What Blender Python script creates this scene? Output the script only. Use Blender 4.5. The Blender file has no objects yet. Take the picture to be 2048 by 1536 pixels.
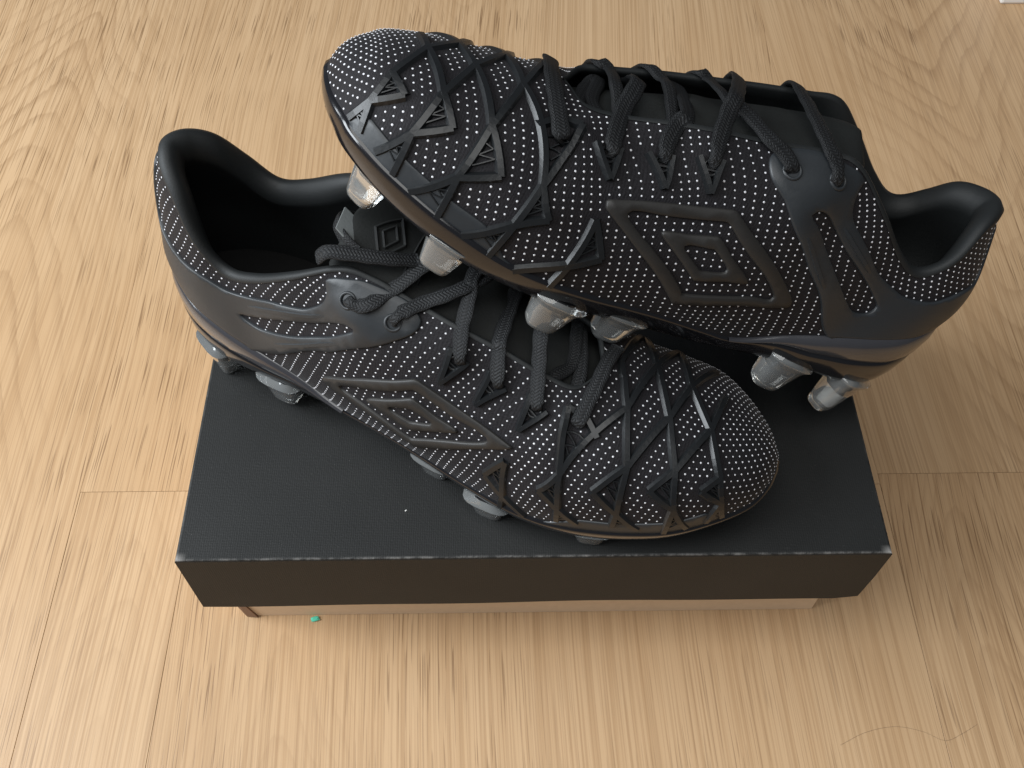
import bpy, bmesh, math, random
import numpy as np
from mathutils import Matrix, Vector
from mathutils.geometry import delaunay_2d_cdt

SC = bpy.context.scene
COL = SC.collection
random.seed(7)

# ------------------------------------------------------------------ camera
camd = bpy.data.cameras.new('camera')
cam = bpy.data.objects.new('camera', camd)
COL.objects.link(cam)
RIGHT = Vector((0.999861, -0.015343, 0.006475))
DOWN = Vector((-0.008983, -0.824314, -0.566062))
FWD = RIGHT.cross(DOWN)
DOWN = FWD.cross(RIGHT)
cam.matrix_world = Matrix((
    (RIGHT.x, -DOWN.x, -FWD.x, -0.01509),
    (RIGHT.y, -DOWN.y, -FWD.y, -0.17833),
    (RIGHT.z, -DOWN.z, -FWD.z, 0.50372),
    (0, 0, 0, 1)))
camd.sensor_width = 36.0
camd.lens = 2002.84 / 2048 * 36.0
camd.clip_start = 0.02
camd.clip_end = 50
SC.camera = cam

# ------------------------------------------------------------------ room light
world = bpy.data.worlds.new('World')
SC.world = world
world.use_nodes = True
bg = world.node_tree.nodes['Background']
bg.inputs['Color'].default_value = (0.80, 0.88, 1.0, 1)
bg.inputs['Strength'].default_value = 0.09

def area(name, loc, target, sx, sy, power, color):
    l = bpy.data.lights.new(name, 'AREA')
    l.shape = 'RECTANGLE'; l.size = sx; l.size_y = sy
    l.energy = power; l.color = color
    o = bpy.data.objects.new(name, l); COL.objects.link(o)
    o.location = loc
    o.rotation_euler = (Vector(target) - Vector(loc)).to_track_quat('-Z', 'Y').to_euler()
    return o
# a window to the left and slightly behind, plus the pale ceiling overhead
area('window_light', (-1.20, -0.05, 0.95), (0, 0.10, 0.05), 1.0, 1.0, 37, (0.89, 0.95, 1.0))
area('ceiling_bounce', (-0.20, -0.50, 2.0), (0, 0.12, 0), 1.8, 1.6, 26, (0.98, 0.98, 0.96))

vs = SC.view_settings
vs.view_transform = 'Standard'
vs.look = 'None'
vs.exposure = 0.0
vs.gamma = 1.0
vs.use_curve_mapping = False
try:
    SC.cycles.use_denoising = True
    SC.cycles.max_bounces = 8
    SC.cycles.transmission_bounces = 6
    SC.cycles.caustics_reflective = False
    SC.cycles.caustics_refractive = False
except Exception:
    pass

# ------------------------------------------------------------------ material helpers
def new_mat(name):
    m = bpy.data.materials.new(name)
    m.use_nodes = True
    nt = m.node_tree
    b = nt.nodes['Principled BSDF']
    return m, nt, b
def nd(nt, typ, **kw):
    n = nt.nodes.new(typ)
    for k, v in kw.items():
        if k in n.inputs:
            n.inputs[k].default_value = v
        else:
            setattr(n, k, v)
    return n
def ln(nt, a, b):
    nt.links.new(a, b)
def mth(nt, op, a, b=None, c=None):
    n = nt.nodes.new('ShaderNodeMath'); n.operation = op
    for i, x in enumerate((a, b, c)):
        if x is None:
            continue
        if hasattr(x, 'links'):
            nt.links.new(x, n.inputs[i])
        else:
            n.inputs[i].default_value = x
    return n.outputs[0]
def ramp(nt, fac, stops):
    r = nt.nodes.new('ShaderNodeValToRGB')
    e = r.color_ramp.elements
    while len(e) < len(stops):
        e.new(0.5)
    for el, (p, c) in zip(e, stops):
        el.position = p
        el.color = c if len(c) == 4 else (*c, 1)
    nt.links.new(fac, r.inputs[0])
    return r.outputs[0]
def mixc(nt, fac, a, b, typ='MIX'):
    n = nt.nodes.new('ShaderNodeMix'); n.data_type = 'RGBA'; n.blend_type = typ
    for s, x in ((n.inputs[0], fac), (n.inputs[6], a), (n.inputs[7], b)):
        if hasattr(x, 'links'):
            nt.links.new(x, s)
        else:
            s.default_value = x if not isinstance(x, tuple) else (*x, 1)[:4]
    return n.outputs[2]
def bump(nt, h, strength, dist, bsdf):
    n = nt.nodes.new('ShaderNodeBump')
    n.inputs['Strength'].default_value = strength
    n.inputs['Distance'].default_value = dist
    nt.links.new(h, n.inputs['Height'])
    nt.links.new(n.outputs[0], bsdf.inputs['Normal'])
def objcoord(nt, scale=(1, 1, 1)):
    t = nt.nodes.new('ShaderNodeTexCoord')
    mp = nt.nodes.new('ShaderNodeMapping')
    mp.inputs['Scale'].default_value = scale
    nt.links.new(t.outputs['Object'], mp.inputs[0])
    return mp.outputs[0]
def noise(nt, vec, scale, detail=3, rough=0.5, dist=0.0):
    n = nd(nt, 'ShaderNodeTexNoise', Scale=scale, Detail=detail, Roughness=rough, Distortion=dist)
    nt.links.new(vec, n.inputs['Vector'])
    return n.outputs['Fac']

def mat_wood(name, seed, tone, cath):
    """oak-look laminate; cath = (x0, y0, curvature, amount) of the nested arches in the grain"""
    m, nt, b = new_mat(name)
    g = nt.nodes.new('ShaderNodeNewGeometry').outputs['Position']
    sep = nt.nodes.new('ShaderNodeSeparateXYZ'); ln(nt, g, sep.inputs[0])
    off = nd(nt, 'ShaderNodeVectorMath', operation='ADD'); ln(nt, g, off.inputs[0])
    off.inputs[1].default_value = (seed * 3.17, seed * 1.71, 0)
    # grain drifts sideways a little along the board
    drift = nt.nodes.new('ShaderNodeTexNoise'); drift.inputs['Scale'].default_value = 2.2; drift.inputs['Detail'].default_value = 1
    ln(nt, off.outputs[0], drift.inputs['Vector'])
    dr = mth(nt, 'MULTIPLY', mth(nt, 'SUBTRACT', drift.outputs['Fac'], 0.5), 0.045)
    comb = nt.nodes.new('ShaderNodeCombineXYZ'); ln(nt, dr, comb.inputs[0])
    off2 = nd(nt, 'ShaderNodeVectorMath', operation='ADD'); ln(nt, off.outputs[0], off2.inputs[0]); ln(nt, comb.outputs[0], off2.inputs[1])
    def stretched(sx, sy):
        mp = nt.nodes.new('ShaderNodeMapping'); mp.inputs['Scale'].default_value = (sx, sy, 1)
        ln(nt, off2.outputs[0], mp.inputs[0]); return mp.outputs[0]
    x0, y0, k, amt, sg = cath
    warp = noise(nt, stretched(16, 6), 1.0, 2, 0.5)
    dx = mth(nt, 'SUBTRACT', sep.outputs['X'], x0)
    dx = mth(nt, 'ADD', dx, mth(nt, 'MULTIPLY', mth(nt, 'SUBTRACT', noise(nt, off.outputs[0], 5.0, 1, 0.4), 0.5), 0.05))
    ab = mth(nt, 'SQRT', mth(nt, 'ADD', mth(nt, 'MULTIPLY', dx, dx), 0.00012))
    f = mth(nt, 'ADD', sep.outputs['Y'], mth(nt, 'MULTIPLY', ab, k))
    f = mth(nt, 'ADD', f, mth(nt, 'MULTIPLY', warp, 0.10))
    f = mth(nt, 'ADD', f, mth(nt, 'MULTIPLY', noise(nt, stretched(300, 70), 1.0, 2, 0.6), 0.010))
    fr = mth(nt, 'FRACT', mth(nt, 'MULTIPLY', f, 26.0))
    arch = mth(nt, 'MULTIPLY', ramp_val(nt, fr, 0.60, 0.93), mth(nt, 'SUBTRACT', 1.0, ramp_val(nt, fr, 0.93, 1.0)))
    dn = mth(nt, 'DIVIDE', dx, sg)
    mask = mth(nt, 'POWER', 2.718, mth(nt, 'MULTIPLY', mth(nt, 'MULTIPLY', dn, dn), -1.0))
    fade = noise(nt, stretched(9, 3.5), 1.0, 2, 0.5)
    arch = mth(nt, 'MULTIPLY', mth(nt, 'MULTIPLY', arch, mask), mth(nt, 'MULTIPLY', ramp_val(nt, fade, 0.30, 0.52), amt))
    bands = noise(nt, stretched(46, 0.9), 1.0, 3, 0.55)          # broad soft streaks
    fib = noise(nt, stretched(520, 3.0), 1.0, 2, 0.5)            # grain lines
    fib2 = noise(nt, stretched(1100, 6), 1.0, 2, 0.5)            # fine fibres
    blot = noise(nt, stretched(5, 3.0), 1.0, 4, 0.55)
    pore = noise(nt, stretched(1250, 20), 1.0, 1, 0.4)
    porezone = noise(nt, stretched(7, 2.0), 1.0, 2, 0.5)
    pore_m = mth(nt, 'MULTIPLY', ramp_val(nt, pore, 0.61, 0.66), ramp_val(nt, porezone, 0.42, 0.60))
    lo = (tone[0] * .90, tone[1] * .86, tone[2] * .81); hi = (tone[0] * 1.05, tone[1] * 1.06, tone[2] * 1.08)
    c = mixc(nt, ramp_val(nt, blot, 0.32, 0.70), (*hi, 1), (*lo, 1))
    c = mixc(nt, mth(nt, 'MULTIPLY', ramp_val(nt, bands, 0.42, 0.70), 0.36), c, (tone[0] * .80, tone[1] * .72, tone[2] * .63, 1))
    c = mixc(nt, mth(nt, 'MULTIPLY', ramp_val(nt, fib, 0.49, 0.62), 0.46), c, (tone[0] * .68, tone[1] * .60, tone[2] * .51, 1))
    c = mixc(nt, mth(nt, 'MULTIPLY', ramp_val(nt, fib2, 0.49, 0.62), 0.44), c, (tone[0] * .62, tone[1] * .55, tone[2] * .48, 1))
    c = mixc(nt, mth(nt, 'MULTIPLY', arch, 0.46), c, (tone[0] * .50, tone[1] * .42, tone[2] * .35, 1))
    c = mixc(nt, mth(nt, 'MULTIPLY', pore_m, 0.66), c, (tone[0] * .30, tone[1] * .24, tone[2] * .19, 1))
    kn = noise(nt, stretched(8, 6), 1.0, 2, 0.4)
    c = mixc(nt, mth(nt, 'MULTIPLY', ramp_val(nt, kn, 0.68, 0.80), 0.32), c, (tone[0] * .52, tone[1] * .48, tone[2] * .44, 1))
    ln(nt, c, b.inputs['Base Color'])
    b.inputs['Roughness'].default_value = 0.38
    b.inputs['Specular IOR Level'].default_value = 0.40
    h = mth(nt, 'SUBTRACT', mth(nt, 'MULTIPLY', fib2, 0.5), pore_m)
    bump(nt, h, 0.12, 0.0006, b)
    return m
def ramp_val(nt, v, lo, hi):
    n = nt.nodes.new('ShaderNodeMapRange')
    n.inputs['From Min'].default_value = lo; n.inputs['From Max'].default_value = hi
    n.clamp = True
    ln(nt, v, n.inputs['Value'])
    return n.outputs[0]

def mat_card():
    m, nt, b = new_mat('black_card')
    v = objcoord(nt)
    n1 = noise(nt, v, 900, 3, 0.6); n2 = noise(nt, v, 18, 4, 0.6)
    base = mixc(nt, ramp_val(nt, n2, 0.35, 0.75), (0.0075, 0.0080, 0.0078, 1), (0.0130, 0.0135, 0.0132, 1))
    # worn, paler paper along the folds
    sep = nt.nodes.new('ShaderNodeSeparateXYZ'); ln(nt, v, sep.inputs[0])
    yv = sep.outputs['Y']; zv = sep.outputs['Z']; xv = sep.outputs['X']
    near_front = mth(nt, 'SUBTRACT', 1.0, ramp_val(nt, mth(nt, 'ABSOLUTE', yv), 0.0004, 0.0013))
    near_top = mth(nt, 'SUBTRACT', 1.0, ramp_val(nt, mth(nt, 'ABSOLUTE', mth(nt, 'SUBTRACT', zv, 0.049)), 0.0003, 0.0010))
    near_side = ramp_val(nt, mth(nt, 'ABSOLUTE', xv), 0.1500, 0.1516)
    w1 = mth(nt, 'MULTIPLY', near_front, near_top)
    w2 = mth(nt, 'MULTIPLY', near_side, near_top)
    corner = mth(nt, 'MULTIPLY', mth(nt, 'MULTIPLY', ramp_val(nt, mth(nt, 'ABSOLUTE', xv), 0.1465, 0.1512), near_top),
                 mth(nt, 'SUBTRACT', 1.0, ramp_val(nt, mth(nt, 'ABSOLUTE', yv), 0.0, 0.004)))
    wn = ramp_val(nt, noise(nt, objcoord(nt, (1, 1, 1)), 190, 4, 0.7), 0.42, 0.70)
    wear = mth(nt, 'MULTIPLY', mth(nt, 'MAXIMUM', w1, mth(nt, 'MULTIPLY', w2, 0.5)), wn)
    wear = mth(nt, 'MAXIMUM', mth(nt, 'MULTIPLY', wear, 0.42), mth(nt, 'MULTIPLY', corner, 0.8))
    # a few scuffs
    sc = noise(nt, objcoord(nt, (1, 3, 1)), 45, 5, 0.75)
    wear = mth(nt, 'MAXIMUM', wear, mth(nt, 'MULTIPLY', ramp_val(nt, sc, 0.70, 0.80), 0.10))
    fleck = noise(nt, v, 1500, 1, 0.5)
    wear = mth(nt, 'MAXIMUM', wear, mth(nt, 'MULTIPLY', ramp_val(nt, fleck, 0.80, 0.86), 0.25))
    c = mixc(nt, wear, base, (0.42, 0.40, 0.38, 1))
    ln(nt, c, b.inputs['Base Color'])
    b.inputs['Roughness'].default_value = 0.60
    b.inputs['Specular IOR Level'].default_value = 0.36
    wv = nd(nt, 'ShaderNodeTexWave', Scale=330.0, Distortion=2.0, Detail=2.0); ln(nt, v, wv.inputs[0])
    wv2 = nd(nt, 'ShaderNodeTexWave', Scale=420.0, Distortion=2.5, Detail=2.0); wv2.bands_direction = 'Y'; ln(nt, v, wv2.inputs[0])
    hh = mth(nt, 'ADD', mth(nt, 'ADD', n1, mth(nt, 'MULTIPLY', wv.outputs['Fac'], 0.22)), mth(nt, 'MULTIPLY', wv2.outputs['Fac'], 0.16))
    bump(nt, hh, 0.35, 0.0003, b)
    return m
def mat_kraft():
    m, nt, b = new_mat('kraft_card')
    v = objcoord(nt)
    n = noise(nt, v, 300, 4, 0.6)
    ln(nt, mixc(nt, n, (0.60, 0.45, 0.30, 1), (0.70, 0.54, 0.38, 1)), b.inputs['Base Color'])
    b.inputs['Roughness'].default_value = 0.8
    return m
def mat_knit():
    m, nt, b = new_mat('black_knit')
    uv = nt.nodes.new('ShaderNodeUVMap'); uv.uv_map = 'UVMap'
    def sc(x, y):
        mp = nt.nodes.new('ShaderNodeMapping'); mp.inputs['Scale'].default_value = (x, y, 1)
        ln(nt, uv.outputs[0], mp.inputs[0]); return mp.outputs[0]
    w = nd(nt, 'ShaderNodeTexWave', Scale=1.0, Distortion=1.4, Detail=2.0)
    w.inputs['Detail Scale'].default_value = 3.0
    ln(nt, sc(290, 60), w.inputs[0])
    n1 = noise(nt, sc(1100, 1500), 1.0, 3, 0.6)
    h = mth(nt, 'ADD', mth(nt, 'MULTIPLY', w.outputs['Fac'], 0.12), mth(nt, 'ADD', n1, 0.20))
    c = mixc(nt, ramp_val(nt, h, 0.6, 1.15), (0.0045, 0.0038, 0.005, 1), (0.017, 0.0155, 0.0185, 1))
    ln(nt, c, b.inputs['Base Color'])
    b.inputs['Roughness'].default_value = 0.72
    b.inputs['Specular IOR Level'].default_value = 0.28
    b.inputs['Sheen Weight'].default_value = 0.05
    b.inputs['Sheen Roughness'].default_value = 0.4
    bump(nt, h, 0.55, 0.0005, b)
    return m
def mat_plain(name, col, rough, spec=0.5, nscale=0, nstr=0.1, coat=0.0, mottled=0.0):
    m, nt, b = new_mat(name)
    b.inputs['Base Color'].default_value = (*col, 1)
    b.inputs['Roughness'].default_value = rough
    b.inputs['Specular IOR Level'].default_value = spec
    b.inputs['Coat Weight'].default_value = coat
    b.inputs['Coat Roughness'].default_value = 0.09
    v = objcoord(nt)
    if mottled:
        n = noise(nt, v, 35, 4, 0.6)
        ln(nt, mixc(nt, n, tuple(c * (1 - mottled) for c in col) + (1,), tuple(c * (1 + mottled) for c in col) + (1,)), b.inputs['Base Color'])
        ln(nt, mth(nt, 'ADD', mth(nt, 'MULTIPLY', noise(nt, v, 60, 4, 0.6), 0.22), rough - 0.11), b.inputs['Roughness'])
    if nscale:
        bump(nt, noise(nt, v, nscale, 3, 0.6), nstr, 0.0004, b)
    return m
def mat_stud():
    m, nt, b = new_mat('clear_stud_plastic')
    v = objcoord(nt)
    n = noise(nt, v, 90, 3, 0.5)
    ln(nt, mixc(nt, n, (0.86, 0.92, 0.95, 1), (0.96, 0.95, 0.90, 1)), b.inputs['Base Color'])
    b.inputs['Roughness'].default_value = 0.13
    b.inputs['Transmission Weight'].default_value = 0.86
    b.inputs['IOR'].default_value = 1.36
    b.inputs['Coat Weight'].default_value = 1.0
    b.inputs['Coat Roughness'].default_value = 0.04
    return m
def mat_lace():
    m, nt, b = new_mat('black_braid')
    uv = nt.nodes.new('ShaderNodeUVMap'); uv.uv_map = 'UVMap'
    sep = nt.nodes.new('ShaderNodeSeparateXYZ'); ln(nt, uv.outputs[0], sep.inputs[0])
    s, w = sep.outputs['X'], sep.outputs['Y']      # metres along, 0..1 round
    strands = mth(nt, 'MULTIPLY', w, 18.0)
    zig = mth(nt, 'PINGPONG', strands, 1.0)
    a = mth(nt, 'ADD', mth(nt, 'MULTIPLY', s, 760.0), zig)
    h1 = mth(nt, 'PINGPONG', a, 0.5)
    h2 = mth(nt, 'PINGPONG', mth(nt, 'ADD', strands, 0.5), 0.5)
    h = mth(nt, 'MULTIPLY', h1, mth(nt, 'ADD', h2, 0.3))
    jit = noise(nt, uv.outputs[0], 900, 2, 0.6)
    h = mth(nt, 'ADD', h, mth(nt, 'MULTIPLY', jit, 0.1))
    c = mixc(nt, ramp_val(nt, h, 0.08, 0.42), (0.003, 0.003, 0.0035, 1), (0.022, 0.024, 0.026, 1))
    ln(nt, c, b.inputs['Base Color'])
    b.inputs['Roughness'].default_value = 0.60
    b.inputs['Specular IOR Level'].default_value = 0.3
    bump(nt, h, 0.9, 0.0007, b)
    return m

M = dict(
    card=mat_card(), kraft=mat_kraft(), knit=mat_knit(), stud=mat_stud(), lace=mat_lace(),
    rubber=mat_plain('matt_black_rubber', (0.020, 0.023, 0.026), 0.44, 0.5, 700, 0.10, 0.0, 0.12),
    rib=mat_plain('black_rubber_rib', (0.0085, 0.0095, 0.0105), 0.34, 0.5, 900, 0.10, 0.0, 0.10),
    logo=mat_plain('soft_black_print', (0.021, 0.0198, 0.0186), 0.48, 0.4, 900, 0.10, 0.0, 0.08),
    gloss=mat_plain('gloss_black_plastic', (0.0085, 0.0085, 0.010), 0.16, 0.6, 0, 0, 0.3, 0.2),
    counter=mat_plain('satin_black_plastic', (0.040, 0.040, 0.045), 0.20, 0.6, 0, 0, 0.6, 0.15),
    lining=mat_plain('black_lining', (0.010, 0.0115, 0.012), 0.60, 0.4, 1200, 0.2),
    tongue=mat_plain('black_tongue_fabric', (0.0095, 0.0105, 0.010), 0.75, 0.3, 900, 0.3),
    insole=mat_plain('dark_insole', (0.006, 0.006, 0.006), 0.8, 0.2, 500, 0.3),
    tmark=mat_plain('black_tongue_print', (0.016, 0.017, 0.017), 0.5, 0.35),
    print=mat_plain('grey_insole_print', (0.035, 0.035, 0.034), 0.7, 0.3),
    tag=mat_plain('grey_fabric_tag', (0.13, 0.14, 0.14), 0.6, 0.3, 800, 0.3),
    dot=mat_plain('white_thread', (0.66, 0.66, 0.69), 0.6, 0.3, 0, 0, 0, 0.25),
    white=mat_plain('white_paint', (0.80, 0.79, 0.77), 0.5, 0.4, 60, 0.05),
    green=mat_plain('turquoise_crumb', (0.10, 0.55, 0.38), 0.6, 0.3),
    hair=mat_plain('dark_hair', (0.10, 0.07, 0.05), 0.5, 0.3),
    paper=mat_plain('white_paper_fleck', (0.75, 0.74, 0.70), 0.7, 0.3),
)

# ------------------------------------------------------------------ object helpers
def link(o, parent=None):
    COL.objects.link(o)
    if parent is not None:
        o.parent = parent
    return o
def mesh_obj(name, verts, faces, mat, parent=None, smooth=True, uvs=None, recalc=False):
    me = bpy.data.meshes.new(name)
    me.from_pydata([tuple(map(float, v)) for v in verts], [], [tuple(map(int, f)) for f in faces])
    me.materials.append(mat)
    if uvs is not None:
        lay = me.uv_layers.new(name='UVMap')
        li = np.empty(len(me.loops), dtype=np.int32); me.loops.foreach_get('vertex_index', li)
        lay.data.foreach_set('uv', np.asarray(uvs, dtype=np.float32)[li].ravel())
    if recalc:
        bm = bmesh.new(); bm.from_mesh(me)
        bmesh.ops.recalc_face_normals(bm, faces=bm.faces); bm.to_mesh(me); bm.free()
    if smooth:
        me.polygons.foreach_set('use_smooth', [True] * len(me.polygons))
    me.update()
    return link(bpy.data.objects.new(name, me), parent)
def tag(o, label, cat, group=None):
    o['label'] = label; o['category'] = cat
    if group:
        o['group'] = group
    return o
def structure(o):
    o['kind'] = 'structure'
    return o
def box_bm(x0, x1, y0, y1, z0, z1, bev=0.0, seg=2):
    bm = bmesh.new()
    vs_ = [bm.verts.new((x, y, z)) for z in (z0, z1) for y in (y0, y1) for x in (x0, x1)]
    for f in ((0, 2, 3, 1), (4, 5, 7, 6), (0, 1, 5, 4), (2, 6, 7, 3), (0, 4, 6, 2), (1, 3, 7, 5)):
        bm.faces.new([vs_[i] for i in f])
    if bev:
        bmesh.ops.bevel(bm, geom=bm.edges[:], offset=bev, segments=seg, profile=0.6, affect='EDGES')
    return bm
def bm_obj(name, bm, mat, parent=None, smooth=False):
    me = bpy.data.meshes.new(name); bm.to_mesh(me); bm.free()
    me.materials.append(mat)
    if smooth:
        me.polygons.foreach_set('use_smooth', [True] * len(me.polygons))
    return link(bpy.data.objects.new(name, me), parent)

# ------------------------------------------------------------------ the floor
floor = bpy.data.objects.new('floor', None); link(floor); structure(floor)
slab = bm_obj('subfloor', box_bm(-1.6, 1.6, -0.9, 2.4, -0.03, -0.0082), mat_plain('dark_gap', (0.10, 0.07, 0.05), 0.9), floor)
T0 = (0.530, 0.358, 0.206)
boards = [
    (-1.50, -0.2522, -0.8, 2.3, 1, T0, (-0.345, 0.35, 2.6, 1.0, 0.055)),
    (-0.2520, -0.1868, -0.8, 0.0958, 2, T0, (-0.22, 0.0, 3.0, 0.3, 0.05)),
    (-0.1866, 0.2031, -0.8, 0.0958, 4, T0, (-0.13, 0.0, 5.0, 0.35, 0.05)),
    (0.2033, 1.50, -0.8, 0.1024, 6, T0, (0.245, -0.1, 6.0, 0.7, 0.06)),
    (-0.25215, 0.2032, 0.0960, 2.3, 5, T0, (-0.04, 0.5, -5.0, 0.5, 0.06)),
    (0.20325, 1.50, 0.1026, 2.3, 7, T0, (0.335, 0.40, -2.4, 1.0, 0.06)),
]
for x0, x1, y0, y1, sd, tone, cath in boards:
    bm_obj('floor_board', box_bm(x0, x1, y0, y1, -0.008, 0.0, 0.00012, 1), mat_wood('oak_board_%d' % sd, sd, tone, cath), floor)

# ------------------------------------------------------------------ the shoe box
LID_T = 0.115; LID_H = 0.049
def lid_mesh():
    W, D, H, t = 0.1515, 0.205, LID_H, 0.0016
    n = 24
    bm = bmesh.new()
    def ring(inset, z, bow=0.0):
        vs_ = []
        per = []
        for i in range(n): per.append((-W + 2 * W * i / n, 0.0))
        for i in range(n): per.append((W, D * i / n))
        for i in range(n): per.append((W - 2 * W * i / n, D))
        for i in range(n): per.append((-W, D - D * i / n))
        for x, y in per:
            x2 = x * (W - inset) / W
            y2 = inset + y * (D - 2 * inset) / D
            zz = z
            # front wall: lower edge is not quite straight, right front corner is knocked in
            if bow:
                zz += bow * (0.0010 * math.sin(3 * x / W + 0.6) + 0.0005 * math.sin(9 * x / W))
                if x > W * 0.93 and y < 0.012:
                    zz += bow * 0.0030 * ((x / W - 0.93) / 0.07) ** 2
                    x2 -= bow * 0.0016 * ((x / W - 0.93) / 0.07)
            vs_.append(bm.verts.new((x2, y2, zz)))
        return vs_
    rings = [ring(t, 0.0, 1.0), ring(0, 0.0, 1.0), ring(0, H * 0.5, 0.25), ring(0, H - 0.0012), ring(0.0004, H - 0.0004), ring(0.0012, H)]
    k = 4 * n
    for a, b in zip(rings[:-1], rings[1:]):
        for i in range(k):
            bm.faces.new((a[i], a[(i + 1) % k], b[(i + 1) % k], b[i]))
    # top sheet as a grid so it can sag a hair
    top = rings[-1]
    f = bm.faces.new(top)
    inner = ring(t, H - t)
    a = rings[0]
    for i in range(k):
        bm.faces.new((inner[i], inner[(i + 1) % k], a[(i + 1) % k], a[i]))
    bm.faces.new(list(reversed(inner)))
    bmesh.ops.recalc_face_normals(bm, faces=bm.faces)
    return bm
box = bpy.data.objects.new('shoe_box', None); link(box)
tag(box, 'black lidded cardboard shoe box standing on the wooden floor under both boots', 'shoe box')
lid = bm_obj('lid', lid_mesh(), M['card'], box)
lid.location = (0, 0, LID_T - LID_H)
lid['label'] = 'matt black lid with scuffed front edge'
def base_mesh():
    bm = box_bm(-0.147, 0.1500, 0.0212, 0.203, 0.0, LID_T - 0.0025, 0.0006, 2)
    return bm
base = bm_obj('tray', base_mesh(), M['kraft'], box)
base['label'] = 'plain brown card tray mostly hidden by the lid'
fl = bmesh.new()
pv = [(-0.1478, 0.0206, 0.0004), (-0.1420, 0.0200, 0.0004), (-0.1490, 0.0205, 0.030), (-0.1525, 0.0215, 0.026)]
q0 = [fl.verts.new(p) for p in pv]; q1 = [fl.verts.new((p[0], p[1] + 0.0008, p[2])) for p in pv]
fl.faces.new(q0); fl.faces.new(q1[::-1])
for i in range(4):
    fl.faces.new((q0[i], q1[i], q1[(i + 1) % 4], q0[(i + 1) % 4]))
bmesh.ops.recalc_face_normals(fl, faces=fl.faces)
bm_obj('corner_flap', fl, mat_plain('brown_card_edge', (0.22, 0.13, 0.08), 0.8), base)

# ------------------------------------------------------------------ pattern of a boot (millimetres, left boot: x to the toe, y lateral, z up)
# stations: lateral rows list (feather -> topline), medial rows; given as arrays of (x,y,z) mm, resampled to NR rows by arclength-ish
def cr(cp,t):
    n=len(cp); u=np.clip(t,0,1)*(n-1); i=np.clip(u.astype(int),0,n-2); f=(u-i)
    f=f.reshape((-1,)+(1,)*(cp.ndim-1))
    g=lambda k: cp[np.clip(k,0,n-1)]
    p0,p1,p2,p3=g(i-1),g(i),g(i+1),g(i+2)
    m0=(i==0).reshape(f.shape); m1=(i==n-2).reshape(f.shape)
    p0=np.where(m0,2*p1-p2,p0); p3=np.where(m1,2*p2-p1,p3)
    return .5*((2*p1)+(-p0+p2)*f+(2*p0-5*p1+4*p2-p3)*f**2+(-p0+3*p1-3*p2+p3)*f**3)
def resample(pts,n):
    pts=np.array(pts,float); d=np.linalg.norm(np.diff(pts,axis=0),axis=1)
    s=np.r_[0,np.cumsum(d)]; s=s/max(s[-1],1e-9)
    # dense CR then arclength resample
    k=len(pts); q=cr(pts,np.linspace(0,1,200)); s=np.r_[0,np.cumsum(np.linalg.norm(np.diff(q,axis=0),axis=1))]
    if s[-1]<1e-6: return np.repeat(pts[:1],n,0)
    s/=s[-1]; t=np.linspace(0,1,n)
    return np.stack([np.interp(t,s,q[:,c]) for c in range(3)],1)
NR=7  # rows per half
def super_half(x,yf,zf,yr,zr,p,n=13):
    # from feather (yf,zf) to ridge (yr,zr)
    th=np.linspace(0,np.pi/2,n); w=yf-yr; h=zr-zf
    return [(x,yr+w*np.cos(a)**(2/p),zf+h*np.sin(a)**(2/p)) for a in th]
FORE=[ # x, yl, ym, zf, yr, zr, p, pm  (toe -> throat front)
 (274.4, -2.6, -6.0, 24.0, -4.0, 26.6, 2.0, 1.9),
 (272.8, 7.4, -8.6, 24.4, -2.8, 34.9, 2.1, 1.77),
 (267.6, 18.1, -20.0, 24.0, -0.9, 40.8, 2.25, 1.62),
 (256.0, 29.4, -32.0, 23.3, 1.1, 47.2, 2.45, 1.70),
 (241.0, 39.3, -41.2, 21.0, 2.9, 53.1, 2.55, 1.82),
 (224.0, 45.6, -41.0, 19.0, 2.8, 58.1, 2.40, 2.0),
 (209.0, 49.5, -39.6, 18.0, 2.9, 62.8, 2.35, 2.03),
]
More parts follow.
